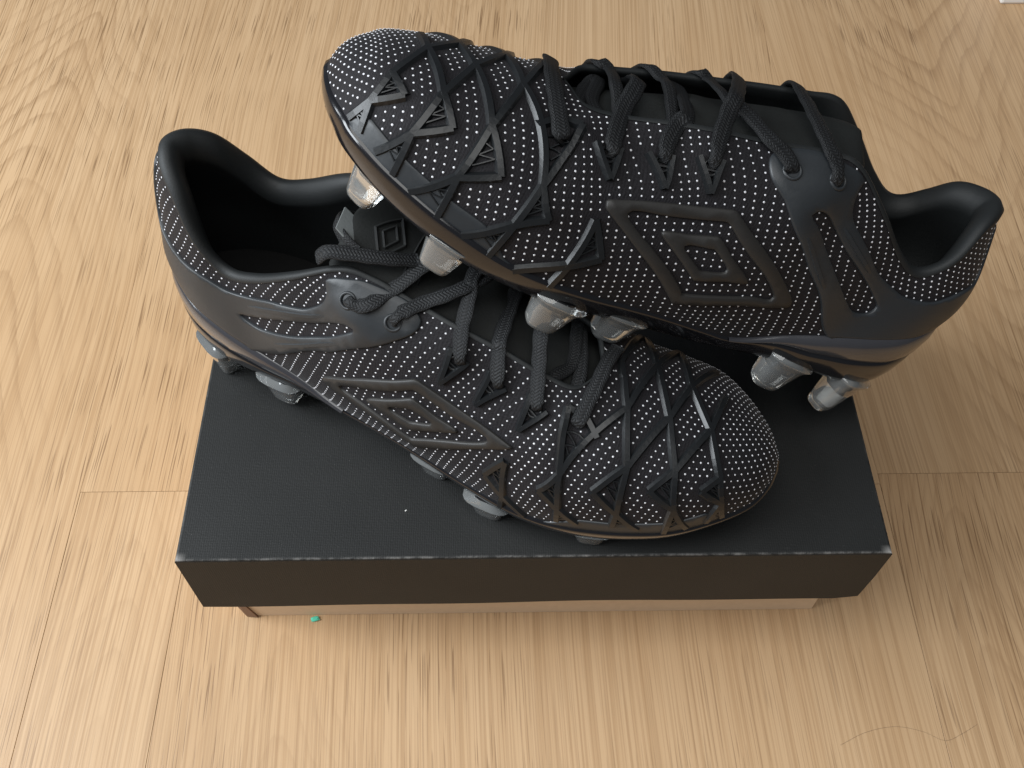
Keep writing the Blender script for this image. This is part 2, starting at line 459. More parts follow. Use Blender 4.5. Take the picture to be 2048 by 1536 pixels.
# throat front station & back: explicit
LAT=[
 [(198,51.2,17.2),(198,51.2,26),(198,49.8,33.5),(197,43.2,46.5),(197,31,58.2),(198,17,64.3),(198,4,66.3)],
 [(188,52.0,17),(188,52,26),(187.5,49.8,36),(188,44.3,47),(188,35,58),(189.5,25.8,64.5),(190,16.5,66.8)],
 [(175,51.5,17.5),(174,51.8,26.5),(172.5,48,36.5),(173,44.4,47),(174.5,37,57.0),(177,30.4,63.2),(177.2,18.6,71.0)],
 [(158,48.6,18.5),(158,49.2,28),(158,46,42),(158,41,54.5),(157,36.2,63.2),(159.5,29.4,69.6),(161,19.4,78.5)],
 [(141,45,20),(140,46.3,29.5),(140,45,44),(140.5,40.8,57),(141,35.8,68.9),(143.5,29.9,77),(144.5,20.3,85.2)],
 [(124,41.2,21),(124,45,32),(125,44.5,46),(125,41.5,59),(125,37,71.5),(125,29.2,84),(127,19.5,90.6)],
 [(107,38,22),(107,42.4,34),(107,42.4,48),(106,39.8,64),(105,34.6,81),(105,28.7,91.8),(108,19.5,98)],
 [(92,35.8,25),(92,39.7,37),(91.5,39.9,49),(91,37,65),(90,31.6,80),(90.5,26.8,92),(95,22,100.5)],
 [(74,34.8,35.8),(74,36.6,44),(73.5,36.4,53),(73,34.6,64),(73,31.6,75),(73.5,29,84),(76,26.4,92)],
 [(57,34.8,45),(57,34,50),(56,32.4,57.5),(55.5,30.9,64),(55.5,29.3,71),(56,27.9,77),(57,26.6,82)],
 [(41,33.2,52),(41,32.4,56),(41,31,62),(41,29.7,67),(42,28.3,72),(43,27,76),(44,25.8,80)],
 [(27,29.5,58),(27,29,62),(27.5,28.3,68),(29,27.3,74),(31,26.2,80),(32.5,25.2,85.5),(34,24.2,91)],
 [(16,22,63.5),(15.5,22.3,68),(16.3,22.2,75),(18.6,21.5,83),(22,20.3,91),(25,19.2,98),(27.5,18,104)],
 [(10,13,66),(9,13.5,71),(9.5,13.7,78),(11.4,13.3,87),(14.4,12.4,96),(17.8,11.4,104),(20.5,10.4,110.5)],
 [(7.5,2,67),(6.2,2,72),(6.5,2,79),(8.3,2,88),(11.2,2,97),(14.6,2,105.5),(17.2,2,112)],
]
MED=[
 [(198,-40,17.2),(198,-40.5,25),(198,-38.5,36),(198,-32,47.5),(198,-22,58),(198,-9,65),(198,4,66.3)],
 [(188,-40,17.2),(188,-40.5,26),(188,-38.8,37),(188,-34,49),(188,-26.5,58.5),(188.5,-19,64.8),(190,-10.5,69)],
 [(175,-39.5,17.5),(175,-40.3,27),(175,-38.8,39),(175,-34.8,52),(175,-28.5,62.5),(175,-21.5,70),(176,-13.5,75)],
 [(158,-38.5,18.5),(158,-39.6,28),(158,-38,42),(158,-34.8,56),(158,-30,67.5),(158,-24,76),(159,-16.5,82)],
 [(141,-36.8,20),(141,-38.6,30),(141,-37.4,45),(141,-34.8,59),(141,-30.8,72),(141,-25.3,82),(141.5,-18,89.2)],
 [(124,-34.5,21),(124,-37,32),(124,-36.8,47),(124,-34.6,62),(124,-31,76.5),(124,-26,88.5),(124,-19,96.5)],
 [(107,-32.5,23),(107,-35.4,34),(107,-35.6,49),(107,-34,65),(107,-31,81),(107,-26.6,94.5),(107,-20,103)],
 [(92,-31,28),(92,-34.2,39),(92,-34.6,51),(91,-33.4,67),(90.5,-30.8,83),(90.5,-27.2,97),(93,-22.5,106.5)],
 [(74,-30.5,37),(74,-32.6,45),(74,-32.8,55),(73,-31.8,67),(73,-30.2,79),(73.5,-28,89.5),(75,-25.3,98.5)],
 [(57,-30,45.5),(57,-30.2,51),(56,-29.6,59),(55.5,-28.6,67),(55.5,-27.5,75),(56,-26.2,82.5),(57,-24.8,89)],
 [(41,-28.6,52),(41,-28.4,56.5),(41,-27.6,63),(41,-26.7,69.5),(42,-25.6,75.5),(43,-24.6,81),(44,-23.4,86)],
 [(27,-25,58),(27,-24.8,62),(27.5,-24.2,69),(29,-23.4,76),(31,-22.4,83),(32.5,-21.6,89),(34,-20.6,95)],
 [(16,-18,63.5),(15.5,-18.3,68),(16.3,-18.2,75),(18.6,-17.5,83.5),(22,-16.4,92),(25,-15.3,99.5),(27.5,-14.2,106)],
 [(10,-9,66),(9,-9.5,71),(9.5,-9.7,78),(11.4,-9.3,87),(14.4,-8.4,96),(17.8,-7.4,104.5),(20.5,-6.4,111)],
 [(7.5,2,67),(6.2,2,72),(6.5,2,79),(8.3,2,88),(11.2,2,97),(14.6,2,105.5),(17.2,2,112)],
]
def control():
    lat=[];med=[]
    for x,yl,ym,zf,yr,zr,p,pm in FORE:
        lat.append(resample(super_half(x,yl,zf,yr,zr,p),NR)); med.append(resample(super_half(x,ym,zf,yr,zr,pm),NR))
    for r in LAT: lat.append(resample(r,NR))
    for r in MED: med.append(resample(r,NR))
    return np.array(lat)*.001,np.array(med)*.001   # (S,NR,3)
LATC,MEDC=control()
NS=len(LATC)
STHROAT=len(FORE)  # station index of throat front
def evalS(u,v,side=0):
    """u in [0,1] toe->heel, v in [0,1] feather->top; side 0 lateral 1 medial. vectorised"""
    C=LATC if side==0 else MEDC
    u=np.atleast_1d(u).astype(float);v=np.atleast_1d(v).astype(float)
    sh=np.broadcast(u,v).shape; u=np.broadcast_to(u,sh).ravel();v=np.broadcast_to(v,sh).ravel()
    n=NS; uu=np.clip(u,0,1)*(n-1); i=np.clip(uu.astype(int),0,n-2); f=(uu-i)[:,None]
    m=NR; vv=np.clip(v,0,1)*(m-1); j=np.clip(vv.astype(int),0,m-2); g=(vv-j)[:,None]
    O=MEDC if side==0 else LATC
    def pt(ii,jj):
        ii0=ii
        ii=np.where(ii<0,-ii,ii); ii=np.where(ii>n-1,2*(n-1)-ii,ii)
        over=ii0>n-1  # heel mirror: continue on other side
        under=ii0<0
        jj0=jj
        jlo=np.clip(jj,0,m-1)
        p=C[ii,jlo]
        # heel: beyond back seam use other side
        p=np.where(over[:,None],O[ii,jlo],p)
        # extrapolate rows
        lo=jj<0; p=np.where(lo[:,None],2*C[ii,0]-C[ii,1],p)
        hi=jj>m-1
        ridge=(ii<=STHROAT)
        p=np.where((hi&ridge)[:,None],O[ii,m-2],p)
        p=np.where((hi&~ridge)[:,None],2*C[ii,m-1]-C[ii,m-2],p)
        # toe extrapolate
        p=np.where(under[:,None],2*C[0,jlo]-C[1,jlo],p)
        return p
    def crw(a,b,c,d,f): return .5*((2*b)+(-a+c)*f+(2*a-5*b+4*c-d)*f**2+(-a+3*b-3*c+d)*f**3)
    rows=[]
    for dj in (-1,0,1,2):
        rows.append(crw(*[pt(i+di,j+dj) for di in (-1,0,1,2)],f))
    return crw(*rows,g).reshape(sh+(3,))
def normS(u,v,side=0):
    h=2e-3
    u=np.asarray(u,float);v=np.asarray(v,float)
    u0=np.clip(u-h,0.001,1);u1=np.clip(u+h,0.001,1);v0=np.clip(v-h*3,0,1);v1=np.clip(v+h*3,0,1)
    du=evalS(u1,v,side)-evalS(u0,v,side);dv=evalS(u,v1,side)-evalS(u,v0,side)
    nn=np.cross(du,dv); nn/=np.linalg.norm(nn,axis=-1,keepdims=True)+1e-12
    return -nn if side==1 else nn   # outward

# ---- outlines on the surface, as (u, t), and lace paths in mm
NODES = {'L': {'E1a': (0.135, 0.081),
       'E1b': (0.154, 0.069),
       'E2a': (0.175, 0.056),
       'E2b': (0.198, 0.031),
       'E3a': (0.217, 0.019),
       'E3b': (0.25, 0.006),
       'E4a': (0.281, 0.006),
       'E4b': (0.328, 0.0),
       'E5a': (0.375, 0.0),
       'E5b': (0.429, 0.0),
       'J1': (0.178, 1.15),
       'J2': (0.214, 1.125),
       'J3': (0.261, 1.131),
       'J4': (0.317, 1.231),
       'K1': (0.184, 0.925),
       'K2': (0.228, 0.875),
       'K3': (0.277, 0.825),
       'M0': (0.158, 0.556),
       'M1': (0.206, 0.575),
       'M2': (0.256, 0.519),
       'M3': (0.341, 0.4),
       'N1': (0.149, 0.294),
       'N2': (0.195, 0.287),
       'N3': (0.247, 0.231),
       'N4': (0.334, 0.188),
       'N5': (0.428, 0.156),
       'T1r': (0.176, 0.45),
       'T2r': (0.224, 0.419),
       'T3r': (0.285, 0.331),
       'T4r': (0.377, 0.319),
       'T5r': (0.456, 0.244),
       'T5t': (0.426, 0.425),
       'V1f': (0.302, 0.619),
       'V1r': (0.377, 0.831),
       'V2': (0.426, 0.637),
       'V2f': (0.401, 0.794),
       'V2r': (0.434, 0.806),
       'V3': (0.477, 0.662),
       'V3f': (0.459, 0.819),
       'V3r': (0.481, 0.825),
       'V4': (0.523, 0.694),
       'V4f': (0.506, 0.85),
       'V4r': (0.528, 0.85)},
 'R': {'E3a': (0.226, 0.081),
       'E3b': (0.255, 0.1),
       'E4a': (0.303, 0.081),
       'E4b': (0.34, 0.081),
       'E5a': (0.4, 0.019),
       'E5b': (0.436, 0.0),
       'J1': (0.177, 1.288),
       'J2': (0.218, 1.181),
       'J3': (0.264, 1.2),
       'J4': (0.315, 1.106),
       'K1': (0.183, 0.925),
       'K2': (0.23, 0.881),
       'K3': (0.281, 0.831),
       'M0': (0.155, 0.55),
       'M1': (0.207, 0.569),
       'M2': (0.258, 0.525),
       'M3': (0.351, 0.419),
       'N1': (0.143, 0.3),
       'N2': (0.196, 0.294),
       'N3': (0.254, 0.219),
       'N4': (0.342, 0.188),
       'N5': (0.43, 0.156),
       'T1r': (0.172, 0.438),
       'T2r': (0.226, 0.412),
       'T3r': (0.29, 0.344),
       'T4r': (0.382, 0.319),
       'T5r': (0.456, 0.25),
       'T5t': (0.431, 0.419),
       'V1f': (0.307, 0.625),
       'V1r': (0.382, 0.869),
       'V2': (0.431, 0.644),
       'V2f': (0.409, 0.812),
       'V2r': (0.438, 0.869),
       'V3': (0.48, 0.669),
       'V3f': (0.462, 0.825),
       'V3r': (0.483, 0.875),
       'V4': (0.525, 0.694),
       'V4f': (0.509, 0.863),
       'V4r': (0.53, 0.894)}}
POLY = {'L': {'logo_i': [(0.457, 0.5), (0.496, 0.537), (0.545, 0.581), (0.553, 0.588), (0.562, 0.569), (0.598, 0.456), (0.653, 0.319), (0.622, 0.287), (0.56, 0.212),
                  (0.551, 0.225), (0.498, 0.369)],
       'logo_o': [(0.429, 0.531), (0.435, 0.55), (0.487, 0.6), (0.543, 0.644), (0.554, 0.65), (0.562, 0.637), (0.61, 0.494), (0.658, 0.388), (0.674, 0.338),
                  (0.679, 0.294), (0.671, 0.275), (0.618, 0.231), (0.559, 0.144), (0.547, 0.156), (0.488, 0.331), (0.436, 0.481), (0.431, 0.506)],
       'panel': [(0.75, 0.094), (0.704, 0.362), (0.665, 0.5), (0.618, 0.619), (0.598, 0.706), (0.592, 0.738), (0.579, 0.794), (0.572, 0.838), (0.569, 0.894),
                 (0.571, 0.938), (0.578, 0.969), (0.593, 0.988), (0.619, 0.988), (0.645, 0.969), (0.67, 0.975), (0.676, 0.963), (0.671, 0.912), (0.667, 0.856),
                 (0.67, 0.806), (0.68, 0.781), (0.694, 0.775), (0.716, 0.762), (0.741, 0.731), (0.76, 0.731), (0.782, 0.719), (0.816, 0.65), (0.836, 0.575),
                 (0.854, 0.519), (0.864, 0.556)],
       'ring_i': [(0.525, 0.425), (0.554, 0.45), (0.56, 0.45), (0.584, 0.375), (0.56, 0.344), (0.554, 0.35)],
       'ring_o': [(0.498, 0.456), (0.525, 0.487), (0.549, 0.512), (0.558, 0.512), (0.585, 0.431), (0.611, 0.35), (0.589, 0.325), (0.56, 0.287), (0.551, 0.3),
                  (0.521, 0.375)],
       'slot': [(0.623, 0.731), (0.622, 0.706), (0.642, 0.669), (0.66, 0.631), (0.686, 0.569), (0.713, 0.487), (0.747, 0.356), (0.753, 0.338), (0.764, 0.338),
                (0.772, 0.375), (0.774, 0.45), (0.768, 0.506), (0.747, 0.588), (0.717, 0.637), (0.685, 0.669), (0.646, 0.725), (0.631, 0.738)]},
 'R': {'logo_i': [(0.643, 0.35), (0.603, 0.444), (0.578, 0.512), (0.557, 0.575), (0.549, 0.581), (0.508, 0.531), (0.461, 0.494), (0.509, 0.344), (0.545, 0.244),
                  (0.553, 0.237), (0.589, 0.287), (0.62, 0.319)],
       'logo_o': [(0.666, 0.35), (0.624, 0.45), (0.589, 0.55), (0.559, 0.637), (0.552, 0.65), (0.544, 0.644), (0.492, 0.594), (0.433, 0.537), (0.432, 0.512),
                  (0.475, 0.388), (0.52, 0.237), (0.543, 0.175), (0.553, 0.188), (0.567, 0.219), (0.594, 0.25), (0.628, 0.275), (0.663, 0.3)],
       'panel': [(0.763, 0.013), (0.695, 0.431), (0.647, 0.556), (0.602, 0.694), (0.573, 0.825), (0.565, 0.881), (0.564, 0.925), (0.567, 0.95), (0.581, 0.988),
                 (0.596, 0.988), (0.613, 0.981), (0.63, 0.975), (0.649, 0.956), (0.672, 0.944), (0.671, 0.912), (0.663, 0.85), (0.663, 0.812), (0.669, 0.781),
                 (0.683, 0.75), (0.693, 0.744), (0.718, 0.762), (0.745, 0.781), (0.812, 0.756), (0.848, 0.631), (0.881, 0.537), (0.89, 0.512), (0.893, 0.675)],
       'ring_i': [(0.581, 0.394), (0.557, 0.45), (0.549, 0.45), (0.525, 0.419), (0.552, 0.369), (0.557, 0.369)],
       'ring_o': [(0.607, 0.362), (0.583, 0.444), (0.558, 0.519), (0.551, 0.525), (0.522, 0.481), (0.496, 0.444), (0.535, 0.338), (0.553, 0.306), (0.563, 0.312),
                  (0.589, 0.338)],
       'slot': [(0.775, 0.487), (0.768, 0.506), (0.739, 0.581), (0.708, 0.637), (0.674, 0.669), (0.632, 0.738), (0.618, 0.744), (0.621, 0.725), (0.65, 0.637),
                (0.684, 0.569), (0.709, 0.512), (0.741, 0.438), (0.753, 0.419), (0.769, 0.438)]}}
LINE = {'L': {'g1': [(0.61, 0.7), (0.628, 0.631), (0.675, 0.512), (0.72, 0.356)],
       'g2': [(0.646, 0.756), (0.68, 0.719), (0.714, 0.694), (0.758, 0.65)],
       'rand': [(0.133, 0.081), (0.15, 0.163), (0.157, 0.2), (0.176, 0.175), (0.201, 0.15), (0.222, 0.138), (0.258, 0.119), (0.3, 0.113), (0.354, 0.031), (0.404, 0.0),
                (0.43, 0.0)]},
 'R': {'g1': [(0.756, 0.206), (0.721, 0.388), (0.682, 0.525), (0.636, 0.631), (0.606, 0.725)],
       'g2': [(0.798, 0.575), (0.759, 0.662), (0.718, 0.7), (0.674, 0.713), (0.624, 0.8)]}}
EYE = {'L': [(0.588, 0.875), (0.631, 0.881)], 'R': [(0.586, 0.869), (0.631, 0.863)]}
LACE = {'L': {'a1': [(196.0, 33.8, 58.9), (198.3, 28.1, 62.1), (201.5, 16.1, 65.8), (202.5, 3.7, 67.1), (200.5, -12.1, 65.3)],
       'e5': [(142.7, 4.8, 90.9), (136.8, 9.5, 91.8), (129.2, 20.7, 91.5), (123.4, 24.3, 91.0), (119.3, 29.0, 89.1)],
       'e6': [(114.2, -17.5, 101.3), (115.0, -7.1, 103.8), (112.0, 10.1, 102.0), (108.0, 20.8, 99.6), (104.9, 24.2, 97.9), (102.8, 29.1, 94.1)],
       'i1': [(186.2, -3.7, 68.2), (189.7, 7.9, 65.8), (191.2, 15.9, 66.7)],
       'i2': [(184.9, 4.7, 67.5), (185.3, 18.3, 68.1)],
       'm2': [(184.7, -11.6, 71.5), (180.7, -10.2, 73.7), (180.4, 3.7, 74.3), (178.2, 12.2, 73.2)],
       'm3': [(167.0, -9.7, 79.3), (163.0, -8.9, 81.1), (161.6, -1.3, 81.7), (160.7, 6.6, 81.4)],
       'm4': [(148.3, -16.3, 86.7), (145.1, -15.4, 88.2), (143.9, -4.3, 90.0), (141.8, 3.0, 90.5), (137.0, 9.2, 91.1)],
       's2': [(178.4, 32.6, 63.5), (179.1, 28.2, 66.8), (177.7, 16.3, 72.4), (175.6, 8.9, 76.9), (173.9, 1.9, 79.2)],
       's3': [(161.1, 30.8, 70.4), (161.8, 26.6, 74.3), (159.7, 19.9, 78.9), (156.9, 14.7, 82.0)],
       's4': [(145.5, 31.1, 77.9), (146.2, 25.4, 83.0), (144.8, 14.1, 89.9), (142.5, 5.5, 94.6), (135.3, -11.5, 95.9)]},
 'R': {'e5': [(119.3, 29.0, 89.1), (122.1, 24.7, 91.2), (127.7, 17.9, 91.5), (133.6, 13.2, 92.7), (140.9, 5.1, 93.4), (145.9, -4.9, 91.8)],
       'e6': [(101.7, 29.8, 94.2), (105.1, 30.4, 93.3), (109.8, 28.3, 94.0), (113.6, 21.2, 94.5), (117.9, 16.2, 96.3), (120.9, 10.9, 98.1), (125.4, 2.2, 99.3)],
       'i1': [(186.2, -0.7, 67.6), (188.5, 6.8, 66.2), (191.0, 16.4, 66.8)],
       'i2': [(184.5, 5.5, 66.7), (182.0, 15.6, 68.5)],
       'r1': [(194.7, 29.8, 61.9), (195.7, 23.2, 65.1), (196.9, 12.5, 67.7), (197.5, 1.6, 68.5), (199.1, -7.3, 67.3)],
       'r2': [(178.4, 30.6, 65.2), (176.6, 25.4, 69.4), (173.7, 15.9, 74.7), (171.5, 9.2, 79.5), (169.9, 1.9, 81.9)],
       'r3': [(162.2, 29.9, 71.0), (160.2, 25.4, 76.2), (158.5, 20.0, 79.4), (157.5, 16.0, 81.3)],
       'r4': [(146.8, 30.0, 78.5), (145.1, 25.8, 83.1), (143.4, 19.7, 86.0), (143.0, 15.1, 88.9), (142.0, 8.7, 92.0), (140.6, 1.6, 94.0)]}}

# ------------------------------------------------------------------ the football boots
UTH = STHROAT / (NS - 1)

def smooth01(t):
    t = np.clip(t, 0, 1)
    return t * t * (3 - 2 * t)

class Boot:
    """surface coordinates (u, t): u 0 toe .. 1 heel (beyond 1 = medial side), t 0 welt .. 1 ridge/topline .. 2 medial welt"""
    def __init__(self, side):
        self.side = side
        self.my = 1.0 if side == 'L' else -1.0
    def shape(self, X):
        """how this boot differs from the pattern: soft heel collar pulled about; right boot's rear settled on the lid"""
        X = np.asarray(X, float)
        w = smooth01((X[..., 2] - .078) / .030) * smooth01((.050 - X[..., 0]) / .030)
        d = np.array([.004, 0, 0]) if self.side == 'L' else np.array([-.004, 0, .006])
        X = X + w[..., None] * d
        if self.side == 'L':      # toe box a touch blunter
            x = X[..., 0]
            X = np.concatenate([np.where(x > .252, .252 + (x - .252) * (1 - .28 * smooth01((x - .252) / .012)), x)[..., None], X[..., 1:]], -1)
        if self.side == 'R':
            wx = np.clip((.190 - X[..., 0]) / .150, 0, None) * smooth01((.200 - X[..., 0]) / .05)
            X = X + wx[..., None] * (np.array([-.008253, -.010174, -.015716]) + .044 * (X - np.array([.045, 0, .030])))
        return X * np.array([1, self.my, 1])
    def raw(self, u, t):
        u = np.asarray(u, float); t = np.asarray(t, float)
        u, t = np.broadcast_arrays(u, t)
        far = u > 1
        lat = (t <= 1) & ~far
        v = np.clip(np.where(t <= 1, t, 2 - t), 0, 1)
        uu = np.clip(np.where(far, 2 - u, u), 0.0005, 1)
        X = np.where(lat[..., None], evalS(uu, v, 0), evalS(uu, v, 1))
        return X.reshape(u.shape + (3,))
    def nraw(self, u, t):
        u = np.asarray(u, float); t = np.asarray(t, float)
        u, t = np.broadcast_arrays(u, t)
        far = u > 1
        lat = (t <= 1) & ~far
        v = np.clip(np.where(t <= 1, t, 2 - t), 0, 1)
        uu = np.clip(np.where(far, 2 - u, u), 0.0005, 1)
        X = np.where(lat[..., None], normS(uu, v, 0), normS(uu, v, 1))
        return X.reshape(u.shape + (3,))
    def S(self, u, t, off=0.0):
        X = self.raw(u, t)
        if np.any(off):
            X = X + self.nraw(u, t) * np.asarray(off)[..., None]
        return self.shape(X)
    def N(self, u, t):
        n = self.nraw(u, t)
        return n * np.array([1, self.my, 1])

def crv(pts, n, closed=False):
    """smooth curve through points, n samples, even spacing"""
    P = np.array(pts, float)
    if closed:
        P = np.vstack([P[-1:], P, P[:2]])
        q = cr(P, np.linspace(1 / (len(P) - 1), 1 - 1 / (len(P) - 1), 900))
    else:
        q = cr(P, np.linspace(0, 1, 900)) if len(P) > 2 else P[0] + np.linspace(0, 1, 900)[:, None] * (P[1] - P[0])
    return q, n
def even(q, n, scale=None, endpoint=True):
    w = q * scale if scale is not None else q
    s = np.r_[0, np.cumsum(np.linalg.norm(np.diff(w, axis=0), axis=1))]
    t = np.linspace(0, s[-1], n, endpoint=endpoint)
    return np.stack([np.interp(t, s, q[:, k]) for k in range(q.shape[1])], 1)
ISO = np.array([0.30, 0.075])      # rough metres per unit of (u, t)

def inside(poly, pts):
    x, y = pts[:, 0][:, None], pts[:, 1][:, None]
    a = poly; b = np.roll(poly, -1, 0)
    cond = (a[None, :, 1] > y) != (b[None, :, 1] > y)
    with np.errstate(divide='ignore', invalid='ignore'):
        xi = (b[:, 0] - a[:, 0]) * (y - a[:, 1]) / (b[:, 1] - a[:, 1]) + a[:, 0]
    return (np.sum(cond & (x < xi), axis=1) % 2) == 1

def patch(bt, name, outer, holes, h, mat, parent, step=0.0024, bev=0.0006, curved=True):
    """raised rubber patch lying on the upper, bounded by a closed outline in (u, t)"""
    loops = []
    for pl in [outer] + holes:
        q, _ = crv(pl, 0, True) if curved else (np.vstack([pl, pl[:1]]).astype(float), 0)
        if not curved:
            q = np.concatenate([q[i] + np.linspace(0, 1, 40, endpoint=False)[:, None] * (q[i + 1] - q[i]) for i in range(len(q) - 1)] + [q[-1:]])
        L = np.linalg.norm(np.diff(q * ISO, axis=0), axis=1).sum()
        loops.append(even(q, max(8, int(L / (step * 0.55))), ISO, False))
    pts = np.concatenate(loops)
    lo, hi = loops[0].min(0), loops[0].max(0)
    gx = np.arange(lo[0], hi[0], step / ISO[0]); gy = np.arange(lo[1], hi[1], step / ISO[1])
    G = np.array([(x + (0.5 * step / ISO[0] if j % 2 else 0), y) for j, y in enumerate(gy) for x in gx])
    if len(G):
        ok = inside(loops[0], G)
        for hl in loops[1:]:
            ok &= ~inside(hl, G)
        G = G[ok]
        if len(G):
            d = np.min(np.linalg.norm((G[:, None] - pts[None]) * ISO, axis=-1), axis=1)
            G = G[d > step * 0.55]
    else:
        G = np.zeros((0, 2))
    allp = np.concatenate([pts, G]) if len(G) else pts
    edges = []; o = 0
    for l in loops:
        edges += [(o + i, o + (i + 1) % len(l)) for i in range(len(l))]; o += len(l)
    res = delaunay_2d_cdt([Vector(p) for p in (allp * ISO)], edges, [], 0, 1e-9)
    V2 = np.array([tuple(v) for v in res[0]]) / ISO
    orig = res[3]
    tris = np.array([f for f in res[2] if len(f) == 3])
    cen = V2[tris].mean(1)
    ok = inside(loops[0], cen)
    for hl in loops[1:]:
        ok &= ~inside(hl, cen)
    tris = tris[ok]
    V3 = bt.S(V2[:, 0], V2[:, 1], np.full(len(V2), h))
    N3 = bt.N(V2[:, 0], V2[:, 1])
    # pull boundary in a little for a soft edge, and build the skirt
    nb = len(pts)
    back = {}
    for i, src in enumerate(orig):
        for s_ in src:
            back[s_] = i
    verts = list(V3); faces = [tuple(t) for t in tris]
    o = 0
    for li, l in enumerate(loops):
        m = len(l)
        idx = [back.get(o + i, o + i) for i in range(m)]
        tan = np.roll(l, -1, 0) - np.roll(l, 1, 0)
        nin = np.stack([-tan[:, 1] * ISO[1], tan[:, 0] * ISO[0]], 1) 
        nin /= np.linalg.norm(nin, axis=1, keepdims=True) + 1e-12
        probe = l + nin / ISO * 0.0004
        good = inside(loops[0], probe)
        for hl in loops[1:]:
            good &= ~inside(hl, probe)
        sgn = 1 if good.mean() > 0.5 else -1
        inn = l + sgn * nin / ISO * bev
        top = bt.S(inn[:, 0], inn[:, 1], np.full(m, h))
        mid = bt.S(l[:, 0] + sgn * nin[:, 0] / ISO[0] * bev * .25, l[:, 1] + sgn * nin[:, 1] / ISO[1] * bev * .25, np.full(m, h * 0.62))
        bot = bt.S(l[:, 0], l[:, 1], np.full(m, -0.0006))
        for k, i in enumerate(idx):
            verts[i] = top[k]
        b0 = len(verts); verts += list(mid); b1 = len(verts); verts += list(bot)
        for k in range(m):
            k2 = (k + 1) % m
            faces.append((idx[k], idx[k2], b0 + k2, b0 + k)); faces.append((b0 + k, b0 + k2, b1 + k2, b1 + k))
        o += m
    return mesh_obj(name, verts, faces, mat, parent, True, recalc=True), loops

def rib(bt, name, path, mat, parent, wb=0.0022, wt=0.0010, h=0.0014, seg=0.0022, taper=0.0):
    q, _ = crv(path, 0)
    L = np.linalg.norm(np.diff(bt.S(q[:, 0], q[:, 1]), axis=0), axis=1).sum()
    n = max(4, int(L / seg))
    q = even(q, n, ISO)
    P = bt.S(q[:, 0], q[:, 1]); N = bt.N(q[:, 0], q[:, 1])
    T = np.gradient(P, axis=0); T /= np.linalg.norm(T, axis=1, keepdims=True) + 1e-12
    B = np.cross(N, T); B /= np.linalg.norm(B, axis=1, keepdims=True) + 1e-12
    verts = []; faces = []
    prof = [(-1, -0.0006, wb), (-1, h, wt), (1, h, wt), (1, -0.0006, wb)]
    for i in range(n):
        e = 1.0
        if taper:
            e = max(0.25, min(1.0, min(i, n - 1 - i) / max(1, n * taper)))
        for s, z, w in prof:
            verts.append(P[i] + B[i] * s * w * e + N[i] * (z * e if z > 0 else z))
    m = len(prof)
    for i in range(n - 1):
        for k in range(m):
            a = i * m + k; b = i * m + (k + 1) % m
            faces.append((a, b, b + m, a + m))
    faces.append(tuple(range(m))); faces.append(tuple(range((n - 1) * m, n * m))[::-1])
    return mesh_obj(name, verts, faces, mat, parent, False, recalc=True), P

def tube_path(P, n):
    q = cr(np.array(P, float), np.linspace(0, 1, 500))
    return even(q, n)

def lace(bt, name, pts_mm, parent, hw=0.0027, ht=0.0010, sink=True, end_dir=None):
    P = np.array(pts_mm, float) * 0.001
    if sink:      # dive into the eyelet at the first point
        rad = np.array([0, P[0, 1], P[0, 2] - .045]); rad /= np.linalg.norm(rad)
        P = np.vstack([P[0] - rad * 0.006 + (P[0] - P[1]) * 0.05, P])
    L = np.linalg.norm(np.diff(P, axis=0), axis=1).sum()
    n = max(8, int(L / 0.0012))
    q = tube_path(P, n)
    rad = np.stack([np.zeros(n), q[:, 1] * 1.0, q[:, 2] - .040], 1)
    if bt.side == 'L':
        rad = 0.35 * rad / np.linalg.norm(rad, axis=1, keepdims=True) + np.array([0.12, 0.60, 0.62])
    if end_dir is not None:
        rad = np.tile(np.array(end_dir, float), (n, 1))
    T = np.gradient(q, axis=0); T /= np.linalg.norm(T, axis=1, keepdims=True)
    Nn = rad - (rad * T).sum(1, keepdims=True) * T; Nn /= np.linalg.norm(Nn, axis=1, keepdims=True)
    B = np.cross(Nn, T)
    k = 14
    verts = []; uv = []; faces = []
    s = np.r_[0, np.cumsum(np.linalg.norm(np.diff(q, axis=0), axis=1))]
    for i in range(n):
        wob = 1 + 0.05 * math.sin(i * 0.9 + pts_mm[0][0])
        sq = 0.72 if (sink and i < n * 0.12) else 1.0
        for j in range(k):
            a = 2 * math.pi * j / k
            ca, sa = math.cos(a), math.sin(a)
            x = math.copysign(abs(ca) ** 0.6, ca) * hw * wob * sq
            y = math.copysign(abs(sa) ** 0.9, sa) * ht / sq
            verts.append(q[i] + B[i] * x + Nn[i] * y); uv.append((s[i], j / k))
    for i in range(n - 1):
        for j in range(k):
            a = i * k + j; b = i * k + (j + 1) % k
            faces.append((a, b, b + k, a + k))
    faces.append(tuple(range(k))); faces.append(tuple(range((n - 1) * k, n * k))[::-1])
    V = bt.shape(np.array(verts))
    return mesh_obj(name, V, faces, M['lace'], parent, True, uvs=uv)

def torus(bt, name, c, nrm, r, rt, mat, parent, sx=1.0):
    c = np.array(c); n = np.array(nrm) / np.linalg.norm(nrm)
    a = np.cross(n, [0, 0, 1.0]); a /= np.linalg.norm(a); b = np.cross(n, a)
    verts = []; faces = []
    K, J = 20, 8
    for i in range(K):
        th = 2 * math.pi * i / K
        d = a * math.cos(th) * sx + b * math.sin(th)
        for j in range(J):
            ph = 2 * math.pi * j / J
            verts.append(c + d * (r + rt * math.cos(ph)) + n * rt * math.sin(ph))
    for i in range(K):
        for j in range(J):
            faces.append((i * J + j, ((i + 1) % K) * J + j, ((i + 1) % K) * J + (j + 1) % J, i * J + (j + 1) % J))
    return mesh_obj(name, verts, faces, mat, parent, True)

